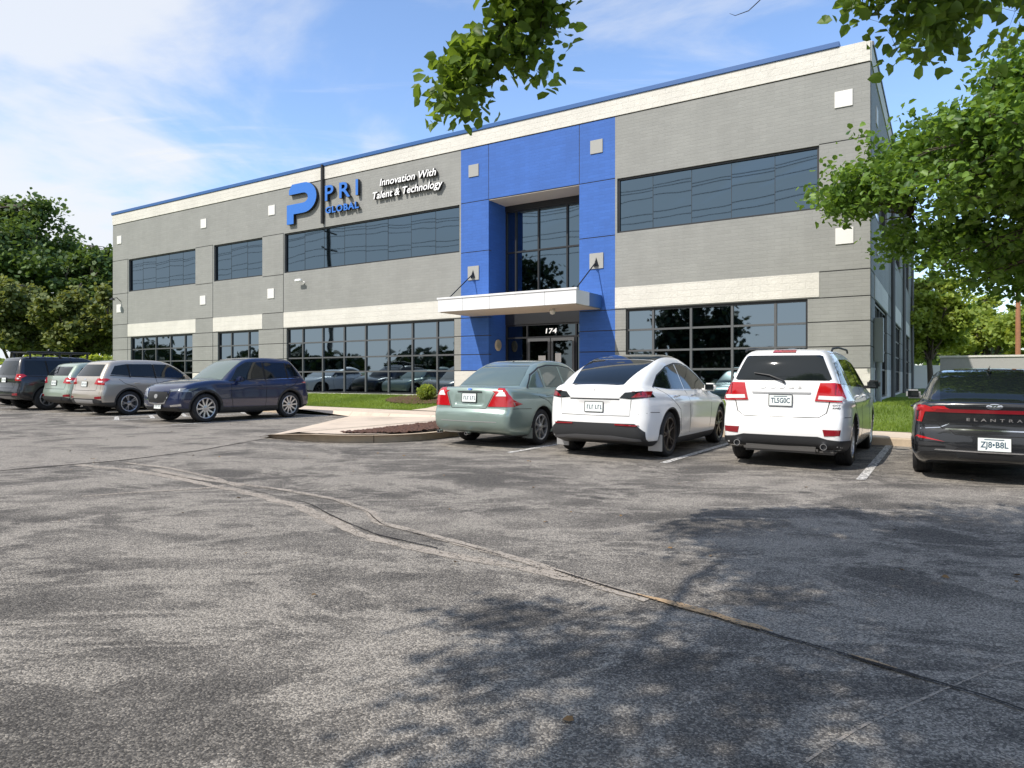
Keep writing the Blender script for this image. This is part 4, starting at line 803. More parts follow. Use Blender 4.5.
kerb('kerb', [(17.7, 15.0), (33.9, 15.0)], .15)
kerb('kerb', [(17.7, 15.0), (17.6, 15.35), (17.6, 16.6)][::-1], .15) if False else None
walkz = lambda a, b: zg(a)+.148
poly('sidewalk', [(-29, 15.15), (8.9, 15.15), (10.6, 15.15), (14.2, 15.15), (17.6, 15.15), (33.9, 15.15), (33.9, 16.75), (14.2, 16.75), (10.8, 16.75), (-29, 16.75)][::-1], .146, M['conc'])
def inset(pts, d=.15): return [(a+d, b) for a, b in pts]
# walkway from the lot to the door: sloped ramp at its outer left corner
ramp_pts = [(10.75, 9.27, .146), (11.55, 9.25, .04), (11.9, 9.55, .012), (15.2, 15.0, .012), (17.6, 15.15, .148), (10.75, 15.15, .148)]
o = obj('walkway', mesh([L(a, b, zg(a)+z) for a, b, z in ramp_pts+[(10.75, 12, .148), (13.0, 13.5, .148), (12.0, 11.2, .14)]], [(0, 1, 8, 6), (1, 2, 8), (2, 3, 7, 8), (3, 4, 5, 7), (5, 6, 8, 7)]), M['conc']); o['kind'] = 'structure'
poly('island_walk', [(8.88, 15.15), (10.745, 15.15), (10.745, 9.26), (10.2, 9.27)]+[(a+.13, b+.05) for a, b in arc(10.35, 10.75, 1.5, 262, 180, 10)], .142, M['conc'])
def lawnz(a, b):
    t = min(1, max(0, (b-16.8)/3.6)); t = t*t*(3-2*t); return (zg(a)+.155)*(1-t)+.60*t if a < 40 else zg(a)+.16
o = obj('walkway', mesh([L(a, b, lawnz(a, b)+.01) for b in (16.74, 17.5, 18.5, 19.5, 20.4, 21.5, 23) for a in (10.75, 14.25)], [(2*i, 2*i+1, 2*i+3, 2*i+2) for i in range(6)]), M['conc']); o['kind'] = 'structure'
Bl = [16.75, 17.2, 17.7, 18.2, 18.7, 19.2, 19.7, 20.2, 20.95]
sheet('lawn', [14.25, 16, 18, 21, 25, 30, 34, 39.4], Bl, lambda a, b: lawnz(a, b), M['grassg'])
sheet('lawn', [-29, -15, -8, -4, 0, 1.8], Bl+[24, 30, 60], lambda a, b: lawnz(a, b), M['grassg']); sheet('lawn', [1.8, 5, 8.0], Bl, lambda a, b: lawnz(a, b), M['grassg'])
sheet('lawn', [34, 45, 120], [-60, 10, 80, 200], lambda a, b: zg(a)+.05 if b < 79 else zg(a)+.2, M['grassg'])
def lumpy(name, inside, a0, a1, b0, b1, zf, step, amp, m, hump=.1):
    vs = []; idx = {}; na = int((a1-a0)/step)+1; nb = int((b1-b0)/step)+1
    for i in range(na):
        for j in range(nb):
            a, b = a0+i*step, b0+j*step
            if inside(a, b): idx[i, j] = len(vs); vs.append(L(a+random.uniform(-.3, .3)*step, b+random.uniform(-.3, .3)*step, zf(a, b)+random.uniform(0, amp)+hump))
    fs = [(idx[i, j], idx[i, j+1], idx[i+1, j+1], idx[i+1, j]) for (i, j) in idx if (i+1, j) in idx and (i, j+1) in idx and (i+1, j+1) in idx]
    o = obj(name, mesh(vs, fs), m); o['kind'] = 'structure'; return o
lumpy('mulch_bed', lambda a, b: a < 10.05+min(0, 0)+.12*(b-10) and b > 9.3+abs(a-10)*.9 and b < 14.7, 8.98, 10.9, 9.6, 14.8, lambda a, b: zg(a)+.145, .045, .035, M['mulch'], .0)
lumpy('mulch_bed', lambda a, b: (a-15.6)**2*.5+(b-19.4)**2 < 1.7, 13.9, 17.6, 18.0, 20.85, lambda a, b: lawnz(a, b), .05, .04, M['mulch'], .02)
lumpy('mulch_bed', lambda a, b: True, 8.0, 10.74, 16.78, 20.85, lambda a, b: lawnz(a, b), .06, .04, M['mulch'], .0)
def blades(name, regs, n, label):
    P = []; n = int(n*1.5)
    tot = sum((r[1]-r[0])*(r[3]-r[2]) for r in regs)
    for r in regs:
        k = int(n*(r[1]-r[0])*(r[3]-r[2])/tot)
        for _ in range(k):
            a, b = random.uniform(r[0], r[1]), random.uniform(r[2], r[3])
            
            if random.random() < .35+.35*math.sin(a*1.7+b*.9)*math.sin(b*2.3-a*.6): continue
            P.append(L(a, b, lawnz(a, b)))
    P = np.array(P); m = len(P); an = RNG.uniform(0, math.pi, m); hh = RNG.uniform(.035, .085, m); d = np.stack([np.cos(an), np.sin(an), 0*an], 1)*.009; lean = RNG.normal(size=(m, 3))*.02
    lean[:, 2] = hh; V = np.stack([P-d, P+d, P+lean], 1).reshape(-1, 3)
    me = bpy.data.meshes.new('g'); me.from_pydata(V.tolist(), [], np.arange(m*3).reshape(-1, 3).tolist()); at = me.attributes.new('v', 'FLOAT', 'POINT'); at.data.foreach_set('value', np.repeat(np.clip(RNG.uniform(0, 1, m)*.7+.3*np.sin(P[:, 0]*1.3+np.sin(P[:, 1]*1.1)*2), 0, 1.3), 3).astype(np.float32))
    o = obj(name, me, M['grassb']); props(o, label, 'grass', kind='stuff')
lp = []
for _ in range(260):
    a, b = random.uniform(-6, 16), (random.uniform(14.2, 15.0) if random.random() < .45 else random.uniform(1.8, 14)); lp.append(L(a, b, zg(a)+.008))
props(obj('leaf_litter', leaf_mesh(np.array([tuple(p) for p in lp]), .035, 'leaf', up=3.0), simple('dry_leaf', (.20, .12, .05), .8, noise=.5, nscale=3)), 'small dry leaves scattered on the asphalt and against the kerb', 'litter', kind='stuff')
blades('grass', [(-6.5, 8.0, 16.78, 20.8), (-10, 1.6, 20.8, 27)], 90000, 'short mown grass between the sidewalk and the right part of the building')
blades('grass', [(14.3, 27, 16.78, 20.8)], 45000, 'short mown grass in front of the left windows')
# =================================================================== BUILDING
B0 = L(1.70, 20.88, 0); BR = math.atan2(-DY, DX)
bld = empty('office_building', B0, (0, 0, BR), 'two storey grey brick office building with blue entrance bay and cream bands', 'building')
WIN = [(30.13, 36.2, 6.02, 7.80, 'U'), (25.01, 28.63, 6.02, 7.80, 'U'), (13.72, 23.50, 6.02, 7.80, 'U'), (1.27, 7.35, 6.02, 7.80, 'U'),
       (30.38, 36.0, .66, 3.52, 'L'), (25.27, 28.33, .66, 3.52, 'L'), (13.96, 23.35, .66, 3.52, 'L'), (1.57, 7.05, .66, 3.52, 'L')]
ENT = (8.72, 12.40)
def wall(parts, O, U, Nn, us, zs, cls, rev=.18):
    """sheet of cells; cls(u,z) -> (material key, depth) or None for an opening. O origin, U along, Nn outward normal"""
    us = sorted(set(round(u, 3) for u in us)); zs = sorted(set(round(z, 3) for z in zs)); nu, nz = len(us)-1, len(zs)-1
    C = [[cls((us[i]+us[i+1])/2, (zs[j]+zs[j+1])/2) for j in range(nz)] for i in range(nu)]
    P = lambda u, z, d: O+U*u+Vector((0, 0, z))-Nn*d
    for i in range(nu):
        for j in range(nz):
            c = C[i][j]
            if c is None: continue
            k, d = c; u0, u1, z0, z1 = us[i], us[i+1], zs[j], zs[j+1]; mb = parts.setdefault(k, MB())
            mb.add([P(u0, z0, d), P(u1, z0, d), P(u1, z1, d), P(u0, z1, d)], [(0, 1, 2, 3)])
            for di, dj, e in ((-1, 0, ((u0, z0), (u0, z1))), (1, 0, ((u1, z0), (u1, z1))), (0, -1, ((u0, z0), (u1, z0))), (0, 1, ((u0, z1), (u1, z1)))):
                ii, jj = i+di, j+dj; o = C[ii][jj] if 0 <= ii < nu and 0 <= jj < nz else (k, .3 if True else d)
                dd = d+rev if o is None else o[1]
                if dd > d+1e-4: mb.add([P(*e[0], d), P(*e[1], d), P(*e[1], dd), P(*e[0], dd)], [(0, 1, 2, 3)])
G = .03
zgr = [7.82, 6.0-.03, 4.26, 3.53, 2.86, 2.17, 1.57]
joints_u = [(36.3, 0, 7.84), (28.72, 0, 7.84), (23.56, 0, 7.84)]
def cls_front(u, z):
    for (a, b, c, d, t) in WIN:
        if a < u < b and c < z < d: return None
    if ENT[0] < u < ENT[1] and z < 7.82: return None
    if z > 9.85: return ('light:top', -.03)
    if 9.82 < z: return ('joint', .012)
    for ju, z0, z1 in joints_u:
        if abs(u-ju) < .02 and z0 < z < z1: return ('joint', .02)
    blue = 7.42 < u < 13.65
    if blue and z > 7.82 and (abs(u-12.4) < .012 or abs(u-8.72) < .012): return ('joint', .01)
    if z < 1.57-G/2: return ('light:base', .0)
    lint = 3.57 < z < 4.245
    if lint and not blue and (30.1 < u < 36.28 or 25.0 < u < 28.7 or 13.65 < u < 23.54 or 1.27 < u < 7.42): return ('light', -.015)
    wide_upper = 30.13 < u < 36.2 or 25.0 < u < 28.7 or 13.65 < u < 23.54 or 1.27 < u < 7.42
    for k, g in enumerate(zgr):
        if abs(z-g) < G/2:
            if g > 5.5 and wide_upper and not blue: continue
            if g in (4.26,) and (blue or wide_upper): continue
            return ('joint', .015)
    return ('blue' if blue else 'grey', 0.0)
us = [0, 37.8]; zs = [.2, 10.4, 9.85, 9.82, 3.57, 4.245]
for (a, b, c, d, t) in WIN: us += [a, b]; zs += [c, d]
us += [ENT[0], ENT[1], 7.42, 13.65, 30.1, 36.28, 25.0, 28.7, 23.54, 12.388, 12.412, 8.708, 8.732]
for ju, _, _ in joints_u: us += [ju-.02, ju+.02]
for g in zgr: zs += [g-G/2, g+G/2]
zs += [1.57-G/2, 7.84]
parts = {}
wall(parts, Vector((0, 0, 0)), Vector((-1, 0, 0)), Vector((0, -1, 0)), us, zs, cls_front)
# right-hand side wall, in shade
SB = [(1.5, 6.4), (9.0, 15.0), (17.5, 24.0)]
def cls_side(u, z):
    for a, b in SB:
        if a < u < b and (.66 < z < 3.52 or 6.02 < z < 7.80): return None
    if z > 9.85: return ('light:side', -.03)
    if z < 1.57: return ('light:sidebase', 0)
    if 3.57 < z < 4.245 and any(a-.2 < u < b+.2 for a, b in SB): return ('light:sidelintel', -.015)
    for g in zgr:
        if abs(z-g) < G/2: return ('joint:side', .015)
    return ('grey:side', 0)
us2 = [0.031, 27]+[x for s in SB for x in s]+[s[0]-.2 for s in SB]+[s[1]+.2 for s in SB]
wall(parts, Vector((0, 0, 0)), Vector((0, 1, 0)), Vector((1, 0, 0)), us2, zs, cls_side)
NM = {'grey': 'grey_brick_wall', 'blue': 'blue_brick_wall', 'light': 'cream_band', 'joint': 'wall_joint'}
for k in parts: parts[k].build(NM[k.split(':')[0]], M[k.split(':')[0]], bld)
mb = MB(); mb.box(-37.8, -37.5, .31, 27, .2, 10.39); mb.box(-37.5, -.31, 26.7, 27, .2, 10.39); mb.build('rear_wall', M['grey'], bld)
mb = MB(); mb.box(-37.49, -.31, .31, 26.69, 9.7, 9.9); mb.build('roof', M['roof'], bld)
mb = MB(); mb.box(-37.86, -.75, -.07, .33, 10.402, 10.55, bev=.01); mb.build('coping', M['coping'], bld)
mb = MB(); mb.box(-.30, .06, .34, 27.05, 10.402, 10.52, bev=.01); mb.build('coping', M['frame_g'], bld, ); mb = MB(); mb.box(-37.86, -37.5, .34, 27.05, 10.402, 10.55); mb.build('coping', M['coping'], bld)
def window(u0, u1, z0, z1, cols, rows, kind, side=False):
    """cols/rows = mullion positions. local x=-u on the front; on the side wall u runs along y"""
    fr = MB(); fw = .06; dp0, dp1 = .06, .15
    def B(ua, ub, za, zb_, d0, d1, m=0):
        if side: fr.box(-d1, -d0, ua, ub, za, zb_, m)
        else: fr.box(-ub, -ua, d0, d1, za, zb_, m)
    B(u0+.002, u0+fw, z0+.002, z1-.002, dp0, dp1); B(u1-fw, u1-.002, z0+.002, z1-.002, dp0, dp1); B(u0+fw, u1-fw, z0+.002, z0+fw, dp0, dp1); B(u0+fw, u1-fw, z1-fw, z1-.002, dp0, dp1)
    if kind == 'L':
        for c in cols: B(c-.035, c+.035, z0+fw, z1-fw, dp0+.006, dp1-.01, 1)
        for r_ in rows: B(u0+fw, u1-fw, r_-.03, r_+.03, dp0+.012, dp1-.02, 1)
    else:
        for c in cols: B(c-.006, c+.006, z0+fw, z1-fw, .112, .13, 0)
    f = fr.build('window_frame', [M['frame_d'], M['frame_g']], bld)
    cs = [u0+.03]+list(cols)+[u1-.03]; rs = [z0+.03]+(list(rows) if kind == 'L' else [])+[z1-.03]; g = MB()
    for i in range(len(cs)-1):
        for j in range(len(rs)-1):
            kq = .55 if kind == 'U' else 1; t1, t2 = random.gauss(0, .0035*kq), random.gauss(0, .004*kq); ua, ub, za, zb_ = cs[i], cs[i+1], rs[j], rs[j+1]
            q = [(ua, za), (ub, za), (ub, zb_), (ua, zb_)]; vs = []
            for (u, z) in q:
                d = .118+t1*(u-(ua+ub)/2)+t2*(z-(za+zb_)/2); vs.append((-d, u, z) if side else (-u, d, z))
            g.add(vs, [(0, 1, 2, 3) if side else (0, 3, 2, 1)][:1])
    g.build('pane', M['glass_up'] if kind == 'U' else M['glass'], f)
R3 = [1.57, 2.18, 2.85]
for (a, b, c, d, t) in WIN:
    n = max(2, round((b-a)/1.24)); cols = [a+(b-a)*i/n for i in range(1, n)]
    if (a, t) == (13.96, 'L'): cols = [14.84, 16.08, 17.33, 18.59, 19.82, 21.12, 22.37]
    if (a, t) == (1.57, 'L'): cols = [2.45, 3.68, 4.93, 6.15]
    if (a, t) == (30.38, 'L'): cols = [31.13, 32.38, 33.71, 34.98]
    if (a, t) == (25.27, 'L'): cols = [26.08, 27.37]
    if (a, t) == (1.27, 'U'): cols = [2.47, 3.71, 4.92, 6.17]
    window(a, b, c, d, cols, R3, t)
for a, b in SB:
    n = round((b-a)/1.24); cols = [a+(b-a)*i/n for i in range(1, n)]
    window(a, b, .66, 3.52, cols, R3, 'L', True); window(a, b, 6.02, 7.80, cols, [], 'U', True)
# entrance recess (1.2 m deep)
mb = MB(); x0, x1 = -ENT[1], -ENT[0]
mb.add([(x0, .18, .2), (x0, 1.3, .2), (x0, 1.3, 7.82), (x0, .18, 7.82)], [(0, 1, 2, 3)]); mb.add([(x1, .18, .2), (x1, 1.3, .2), (x1, 1.3, 7.82), (x1, .18, 7.82)], [(3, 2, 1, 0)]); mb.build('recess_jamb', M['blue'], bld)
mb = MB(); mb.box(x0+.002, x1-.002, .02, 1.3, 7.79, 7.818); mb.build('recess_soffit', M['soffit'], bld)
def entr(z0, z1, cols, rows, mat_='glass', dark=True, nm='window_frame'):
    fr = MB(); y0 = 1.14
    for c in [x0+.03]+cols+[x1-.03]: fr.box(c-.03, c+.03, y0, y0+.12, z0, z1)
    for r_ in [z0+.03]+rows+[z1-.03]: fr.box(x0, x1, y0+.008, y0+.11, r_-.03, r_+.03)
    f = fr.build(nm, M['frame_g'] if not dark else M['frame_d'], bld); g = MB(); cs = [x0]+cols+[x1]; rs = [z0]+rows+[z1]
    for i in range(len(cs)-1):
        for j in range(len(rs)-1):
            t1 = random.gauss(0, .003); g.add([(cs[i], y0+.06-t1, rs[j]), (cs[i+1], y0+.06+t1, rs[j]), (cs[i+1], y0+.06+t1, rs[j+1]), (cs[i], y0+.06-t1, rs[j+1])], [(0, 1, 2, 3)])
    g.build('pane', M[mat_], f)
M['glass_dim'] = glass_mirror('entrance_glass', (.10, .12, .13), .05)
entr(3.75, 7.60, [-11.95, -11.05+.08, -9.78], [6.02], 'glass_up')
MB().box(x0, x1, 1.12, 1.3, 7.58, 7.80).build('spandrel', M['frame_d'], bld); MB().box(x0, x1, 1.12, 1.3, 3.30, 3.74).build('spandrel', M['frame_d'], bld)
entr(.55, 3.30, [-11.45, -9.42], [2.80], 'glass_dim', True)
# double door
for (dx0, dx1) in ((-11.40, -10.455), (-10.42, -9.47)):
    mb = MB(); y0 = 1.10
    mb.box(dx0, dx0+.09, y0, y0+.05, .62, 2.76); mb.box(dx1-.09, dx1, y0, y0+.05, .62, 2.76); mb.box(dx0+.09, dx1-.09, y0, y0+.05, 2.65, 2.76); mb.box(dx0+.09, dx1-.09, y0, y0+.05, .62, .86)
    dr = mb.build('door', M['frame_g'], bld); g = MB().box(dx0+.09, dx1-.09, y0+.02, y0+.03, .86, 2.65); g.build('pane', M['glass_dim'], dr)
    hx = dx1-.13 if dx0 < -11 else dx0+.13; h_ = MB().tube([(hx, y0, 1.4), (hx, y0-.06, 1.42), (hx, y0-.06, 1.9), (hx, y0, 1.92)], .015); h_.build('handle', M['rim'], dr, True)
    nt_ = MB().box((dx0+dx1)/2+(-.02 if dx0 < -11 else -.30), (dx0+dx1)/2+(.28 if dx0 < -11 else -.06), y0+.012, y0+.018, 1.75, 2.12 if dx0 < -11 else 2.2); nt_.build('paper_notice', M['white'], dr)
num = text_mesh('174', .25, .01, .003, shear=.1, width=.46, align='CENTER'); num.transform(Matrix.Translation((-10.40, 1.10, 2.93)) @ Matrix.Rotation(math.pi/2, 4, 'X')); obj('house_number', num, M['swhite'], bld)
# round emblem on the left jamb
mb = MB().lathe([(0, .03), (.20, .03), (.215, .02), (.215, 0)], 32, 'x', (x0, .62, 2.52)); em = mb.build('round_plaque', simple('plaque', (.55, .47, .33), .5, noise=.25, nscale=14), bld, True)
MB().lathe([(0, .04), (.12, .038), (.125, .03)], 24, 'x', (x0, .62, 2.52)).build('plaque_centre', simple('plaque_centre', (.38, .34, .27), .5, noise=.5, nscale=25), em, True)
# canopy
cx0, cx1 = -13.26, -7.89; cp = 1.88
mb = MB()
mb.box(cx0, cx1, -cp, -cp+.06, 3.60, 4.03); mb.box(cx0, cx0+.06, -cp+.06, -.01, 3.60, 4.03); mb.box(cx1-.06, cx1, -cp+.06, -.95, 3.60, 4.03)
mb.box(cx0-.03, cx1+.03, -cp-.03, -cp+.12, 4.03, 4.09); mb.box(cx0+.06, cx1-.06, -cp+.06, -.01, 3.85, 3.93)
can = mb.build('canopy', M['alu'], bld)
for jx in (-12.2, -11.1, -10.1, -9.0): MB().box(jx-.004, jx+.004, -cp-.003, -cp+.01, 3.6, 4.028).build('panel_joint', M['frame_g'], can)
MB().box(cx0+.06, cx1-.06, -cp+.06, -.012, 3.575, 3.62).build('canopy_soffit', M['soffit'], can)
MB().box(cx1-.06, cx1+.0, -.95, -.012, 3.60, 4.03).build('canopy_side', simple('canopy_blue', (.05, .14, .36), .5), can)
lt = MB().lathe([(.05, 0), (.07, -.02), (.10, -.09), (.075, -.17), (.0, -.2)], 16, 'z', (-9.2, -1.0, 3.575)); lt.build('canopy_lamp', M['white'], can, True)
# rods and plates
for u in (13.07, 8.08):
    mb = MB(); mb.box(-u-.25, -u+.25, -.035, -.002, 4.92, 5.44, bev=.006); pl = mb.build('accent_square', M['greysq'], bld)
    mb = MB(); mb.add([(-u-.10, -.036, 5.0), (-u+.10, -.036, 5.0), (-u, -.036, 5.30), (-u, -.20, 4.98)], [(0, 1, 3), (1, 2, 3), (0, 3, 2)]); mb.tube([(-u, -.08, 5.12), (-u, -1.55, 4.08)], .02, 8); mb.build('canopy_rod', M['black'], pl)
for (u, z, k) in [(37.11, 8.96, 'white'), (29.44, 8.96, 'white'), (24.34, 8.96, 'white'), (.65, 8.96, 'white'), (37.15, 5.16, 'white'), (29.5, 5.16, 'white'), (24.4, 5.16, 'white'), (.63, 5.20, 'white'), (13.06, 8.97, 'greysq'), (8.08, 8.97, 'greysq')]:
    MB().box(-u-.225, -u+.225, -.03, -.002, z-.225, z+.225, bev=.005).build('accent_square', M[k], bld)
for y, z in ((2.0, 8.96), (2.2, 5.2)): MB().box(.002, .03, y-.25, y+.25, z-.25, z+.25).build('accent_square', M['white'], bld)
# utility box and pipes on the side wall
mb = MB(); mb.box(.01, .24, 1.0, 1.34, 1.75, 3.0, bev=.01); mb.tube([(.12, 1.17, 1.75), (.12, 1.17, .5)], .075, 12); ub = mb.build('utility_box', simple('box_grey', (.34, .38, .42), .5), bld, True)
for y in (8.0, 16.2, 26.0):
    MB().tube([(.10, y, 10.2), (.10, y, .55)], .075, 10).build('downpipe', M['frame_g'], bld, True)
# security camera and wall lamp : things of their own
def BL(x, y, z): return B0+Vector((x*DX+y*DY, -x*DY+y*DX, z))
sc = empty('security_camera', BL(-22.2, 0, 5.5), (0, 0, BR), 'small white security camera on the grey wall below the long window', 'camera')
MB().lathe([(.0, -.03), (.06, -.03), (.06, 0)], 14, 'y', (0, -.002, 0)).tube([(0, -.03, 0), (0, -.22, .06)], .02).build('bracket', M['white'], sc, True); MB().box(-.30, .08, -.30, -.18, .02, .14, bev=.03).build('camera_body', M['swhite'], sc, True)
wl = empty('wall_lamp', BL(-37.0, 0, 5.55), (0, 0, BR), 'small black gooseneck lamp above the lower square at the left corner', 'lamp')
MB().tube([(0, 0, 0), (0, -.2, .18), (0, -.42, .12)], .02).build('bracket', M['black'], wl, True); MB().lathe([(.03, .05), (.16, -.07), (.15, -.07), (.0, .0)], 16, 'z', (0, -.45, .1)).build('lamp_shade', M['black'], wl, True)
# =================================================================== SIGNS
sign = empty('wall_sign', BL(-20.96, 0, 8.0), (0, 0, BR), 'blue and black company sign of raised letters on the grey wall', 'sign')
def ext_poly(pts, y0, y1, m0=0, m1=1):
    n = len(pts); vs = [(x, y0, z) for x, z in pts]+[(x, y1, z) for x, z in pts]; return vs, [tuple(range(n))], [(i, (i+1) % n, n+(i+1) % n, n+i) for i in range(n)]
def sx(u): return -(u-20.96)
def spoly(mb, pts, y0=-.16, y1=-.02):
    vs, fa, fb = ext_poly(pts, y0, y1); mb.add(vs, fa, 0); mb.add(vs, fb, 1)
# rounded P drawn as one thick stroke: top bar, bowl, back bar, stem
outer = [(23.0, 9.62), (22.80, 9.86)]+[(22.05+(-.80)*math.sin(t)-.0, 9.20+.66*math.cos(t)) for t in [i*math.pi/14 for i in range(15)]]+[(22.70, 8.54), (22.70, 8.12), (23.14, 8.12), (23.14, 8.98)]
inner = [(22.10+(-.32)*math.sin(t), 9.20+.22*math.cos(t)) for t in [math.pi-i*math.pi/10 for i in range(11)]]+[(23.0, 9.42)]
mb = MB(); spoly(mb, [(sx(u), z-8.0) for u, z in outer+inner]); lg = mb.build('letter_emblem', [M['sblue'], M['black']], sign)
# white rim around the emblem
mb = MB(); mb.box(-.05, .05, -.14, -.02, -.06, 2.46); mb.build('upright_bar', M['black'], sign)
def place_text(s, u, z, width, size, ext, bold, face, nm, shear=0, spacing=1.0):
    me = text_mesh(s, size, ext, bold, shear, spacing, width); stand(me, Matrix.Translation((sx(u), -.04-ext, z-8.0)) @ Matrix.Rotation(math.pi/2, 4, 'X')); return obj(nm, me, [face, M['black']], sign)
place_text('PRI', 20.70, 8.86, 1.93, .92, .07, .012, M['sblue'], 'sign_letters', spacing=1.5)
place_text('GLOBAL', 20.70, 8.32, 1.95, .38, .06, .012, M['sblue'], 'sign_letters', spacing=1.15)
sl2 = empty('wall_sign', BL(-16.2, 0, 8.5), (0, 0, BR), 'white slanted two line slogan in raised letters beside the blue bay', 'sign')
for s, u, z, wd, sz in (('Innovation With', 17.60, 9.04, 2.88, .40), ('Talent & Technology', 17.98, 8.55, 3.58, .40)):
    me = text_mesh(s, sz, .06, .006, .22, 1.0, wd); stand(me, Matrix.Translation((-(u-16.2), -.09, z-8.5)) @ Matrix.Rotation(math.pi/2, 4, 'X')); obj('sign_letters', me, [M['swhite'], M['black']], sl2)
# =================================================================== CARS PLACED
journey(1.99, 11.3); electric(4.66, 10.75); saloon(7.22, 11.15); compact(-.50, 11.15)
c = suv('blue', 17.1, 13.65, False, 'dark blue crossover parked nose out with chrome edged grille', (.003, .010, .048), .0, 4.36, .915, 1.74, 2.70, .82, .372, ('rim', 10, 'single', .268), .06, .38, 1.12, h=.03, rake=.26)
xf = c.x1
c.patch('windscreen', [(1.42, -.55), (2.12, -.66), (2.16, 0), (2.12, .66), (1.42, .55)], 'top', M['cglass2'], .006)
gr = c.patch('grille', [(-.40, .80), (.40, .80), (.44, .70), (.30, .52), (-.30, .52), (-.44, .70)], 'front', M['black'], .01)
c.seam([(-.50, .86), (-.46, .70), (-.33, .51), (0, .48), (.33, .51), (.46, .70), (.50, .86)], 'front', .035, name='grille_trim', m=M['chrome'], off=.02)
for sg in (1, -1):
    c.patch('headlamp', [(sg*.50, .80), (sg*.80, .84), (sg*.82, .90), (sg*.50, .86)], 'front', M['headl'], .008)
    c.patch('headlamp', [(xf-.40, .80), (xf-.62, .90), (xf-.25, .86), (xf-.15, .80)], 'side', M['headl'], .008, sg)
    c.patch('fog_lamp', [(sg*.5, .42), (sg*.8, .44), (sg*.8, .50), (sg*.5, .46)], 'front', M['chrome'], .008)
    c.patch('tail_lamp', [(c.x0+.06, .98), (c.x0+.40, 1.02), (c.x0+.12, 1.07)], 'side', M['red'], .008, sg)
    c.seam([(-.40, 1.16), (-.2, 1.145), (1.9, 1.09)], 'side', .014, sg, 'window_trim', M['chrome'], off=.004)
c.patch('lower_bumper', [(-.7, .30), (.7, .30), (.75, .40), (-.75, .40)], 'front', M['plastic'], .01); c.plate(0.05, .44, 'front')
c.disc('emblem', 0, .68, .07, .055, 'front', M['alucl'], .02)
def rear_kit(c, H, lamp, low=True, plate=(0, .93), bump='alucl'):
    for sg in (1, -1):
        c.patch('tail_lamp', [(sg*y, z) for y, z in lamp], 'rear', M['red'], .010); c.patch('reversing_lamp', [(sg*(lamp[0][0]*.55+lamp[2][0]*.45), lamp[0][1]+.05), (sg*lamp[1][0]*.93, lamp[0][1]+.05), (sg*lamp[1][0]*.93, lamp[0][1]+.09), (sg*(lamp[0][0]*.55+lamp[2][0]*.45), lamp[0][1]+.10)], 'rear', M['clear'], .016)
        z0, z1 = lamp[0][1], lamp[2][1]; c.patch('tail_lamp', [(c.x0+.04, z0+.01), (c.x0+.38, (z0+z1)/2+.05), (c.x0+.30, z1), (c.x0+.06, z1)], 'side', M['red'], .008, sg)
        c.patch('reflector', [(sg*.60, .50), (sg*.84, .50), (sg*.84, .58), (sg*.60, .56)], 'rear', M['redd'], .008)
    c.patch('lower_bumper', [(-.84, .34), (.84, .34), (.84, .46), (.6, .50), (-.6, .50), (-.84, .46)], 'rear', M['plastic'], .006)
    c.patch('skid_plate', [(-.48, .36), (.48, .36), (.52, .47), (-.52, .47)], 'rear', M[bump], .014)
    c.seam([(-.66, 1.12), (-.60, .74), (.60, .74), (.66, 1.12)], 'rear', .012); c.plate(*plate, 'rear')
LAMP = [(.50, .93), (.87, .90), (.87, 1.10), (.60, 1.10)]
c = suv('tan', 21.6, 11.45, True, 'champagne grey crossover with five spoke alloy wheels, nose in', (.47, .425, .36), .5, 4.52, .92, 1.68, 2.69, .93, .36, ('rim', 5, 'double', .25), .06, .40)
rear_kit(c, 1.68, LAMP); c.disc('emblem', 0, 1.07, .06, .022, 'rear', M['chrome'])
c = suv('green', 24.1, 11.75, True, 'pale green small crossover mostly hidden by the champagne grey one', (.33, .40, .33), .35, 4.30, .90, 1.62, 2.57, .92, .345, ('rim', 5, 'single'), .06, .42)
rear_kit(c, 1.62, LAMP, bump='plastic')
c.letters('CHEVROLET', 0, 1.05, .42, .035, m=M['plastic']) if False else None
c = suv('black', 26.3, 11.3, True, 'black boxy off road vehicle with a flat roof rack', (.006, .007, .010), .0, 4.83, .955, 1.80, 2.79, .98, .395, ('rim', 6, 'single', .24), .05, .40, kind='boxy', rake=.02)
rear_kit(c, 1.8, [(.66, .98), (.88, .98), (.88, 1.20), (.68, 1.20)], plate=(0, 1.0))
mb = MB()
for sg in (1, -1): mb.tube([(-.5, sg*.58, 1.93), (1.5, sg*.58, 1.93)], .03); 
for i in range(8): mb.box(-.45+i*.27, -.40+i*.27, -.58, .58, 1.905, 1.935)
for x in (-.4, .5, 1.4):
    for sg in (1, -1): mb.box(x-.03, x+.03, sg*.58-.02, sg*.58+.02, 1.74, 1.92)
mb.build('roof_rack', M['plastic'], c.root, True)
c = suv('white', 30.3, 12.4, True, 'white crossover at the left edge, almost out of the picture', (.78, .78, .77), 0, 4.5, .92, 1.60, 2.69, .93, .345, ('rimd', 5, 'double'), .04, .34, h=.05)
rear_kit(c, 1.6, LAMP)
# =================================================================== VEGETATION
# pear tree beside the black saloon, trunk outside the picture
make_tree('pear_tree', L(-2.6, 17.6, .3), 2.2, L(-2.8, 17.3, 5.3), (5.5, 5.4, 3.15), 1700, 54, .13, 'leafy pear tree overhanging the right corner of the building', leaf='pear', shape='leaf', tr=.15, spread=.19, seed=3, low=-.75, gaps=.35, blobs=95, blobr=.22)
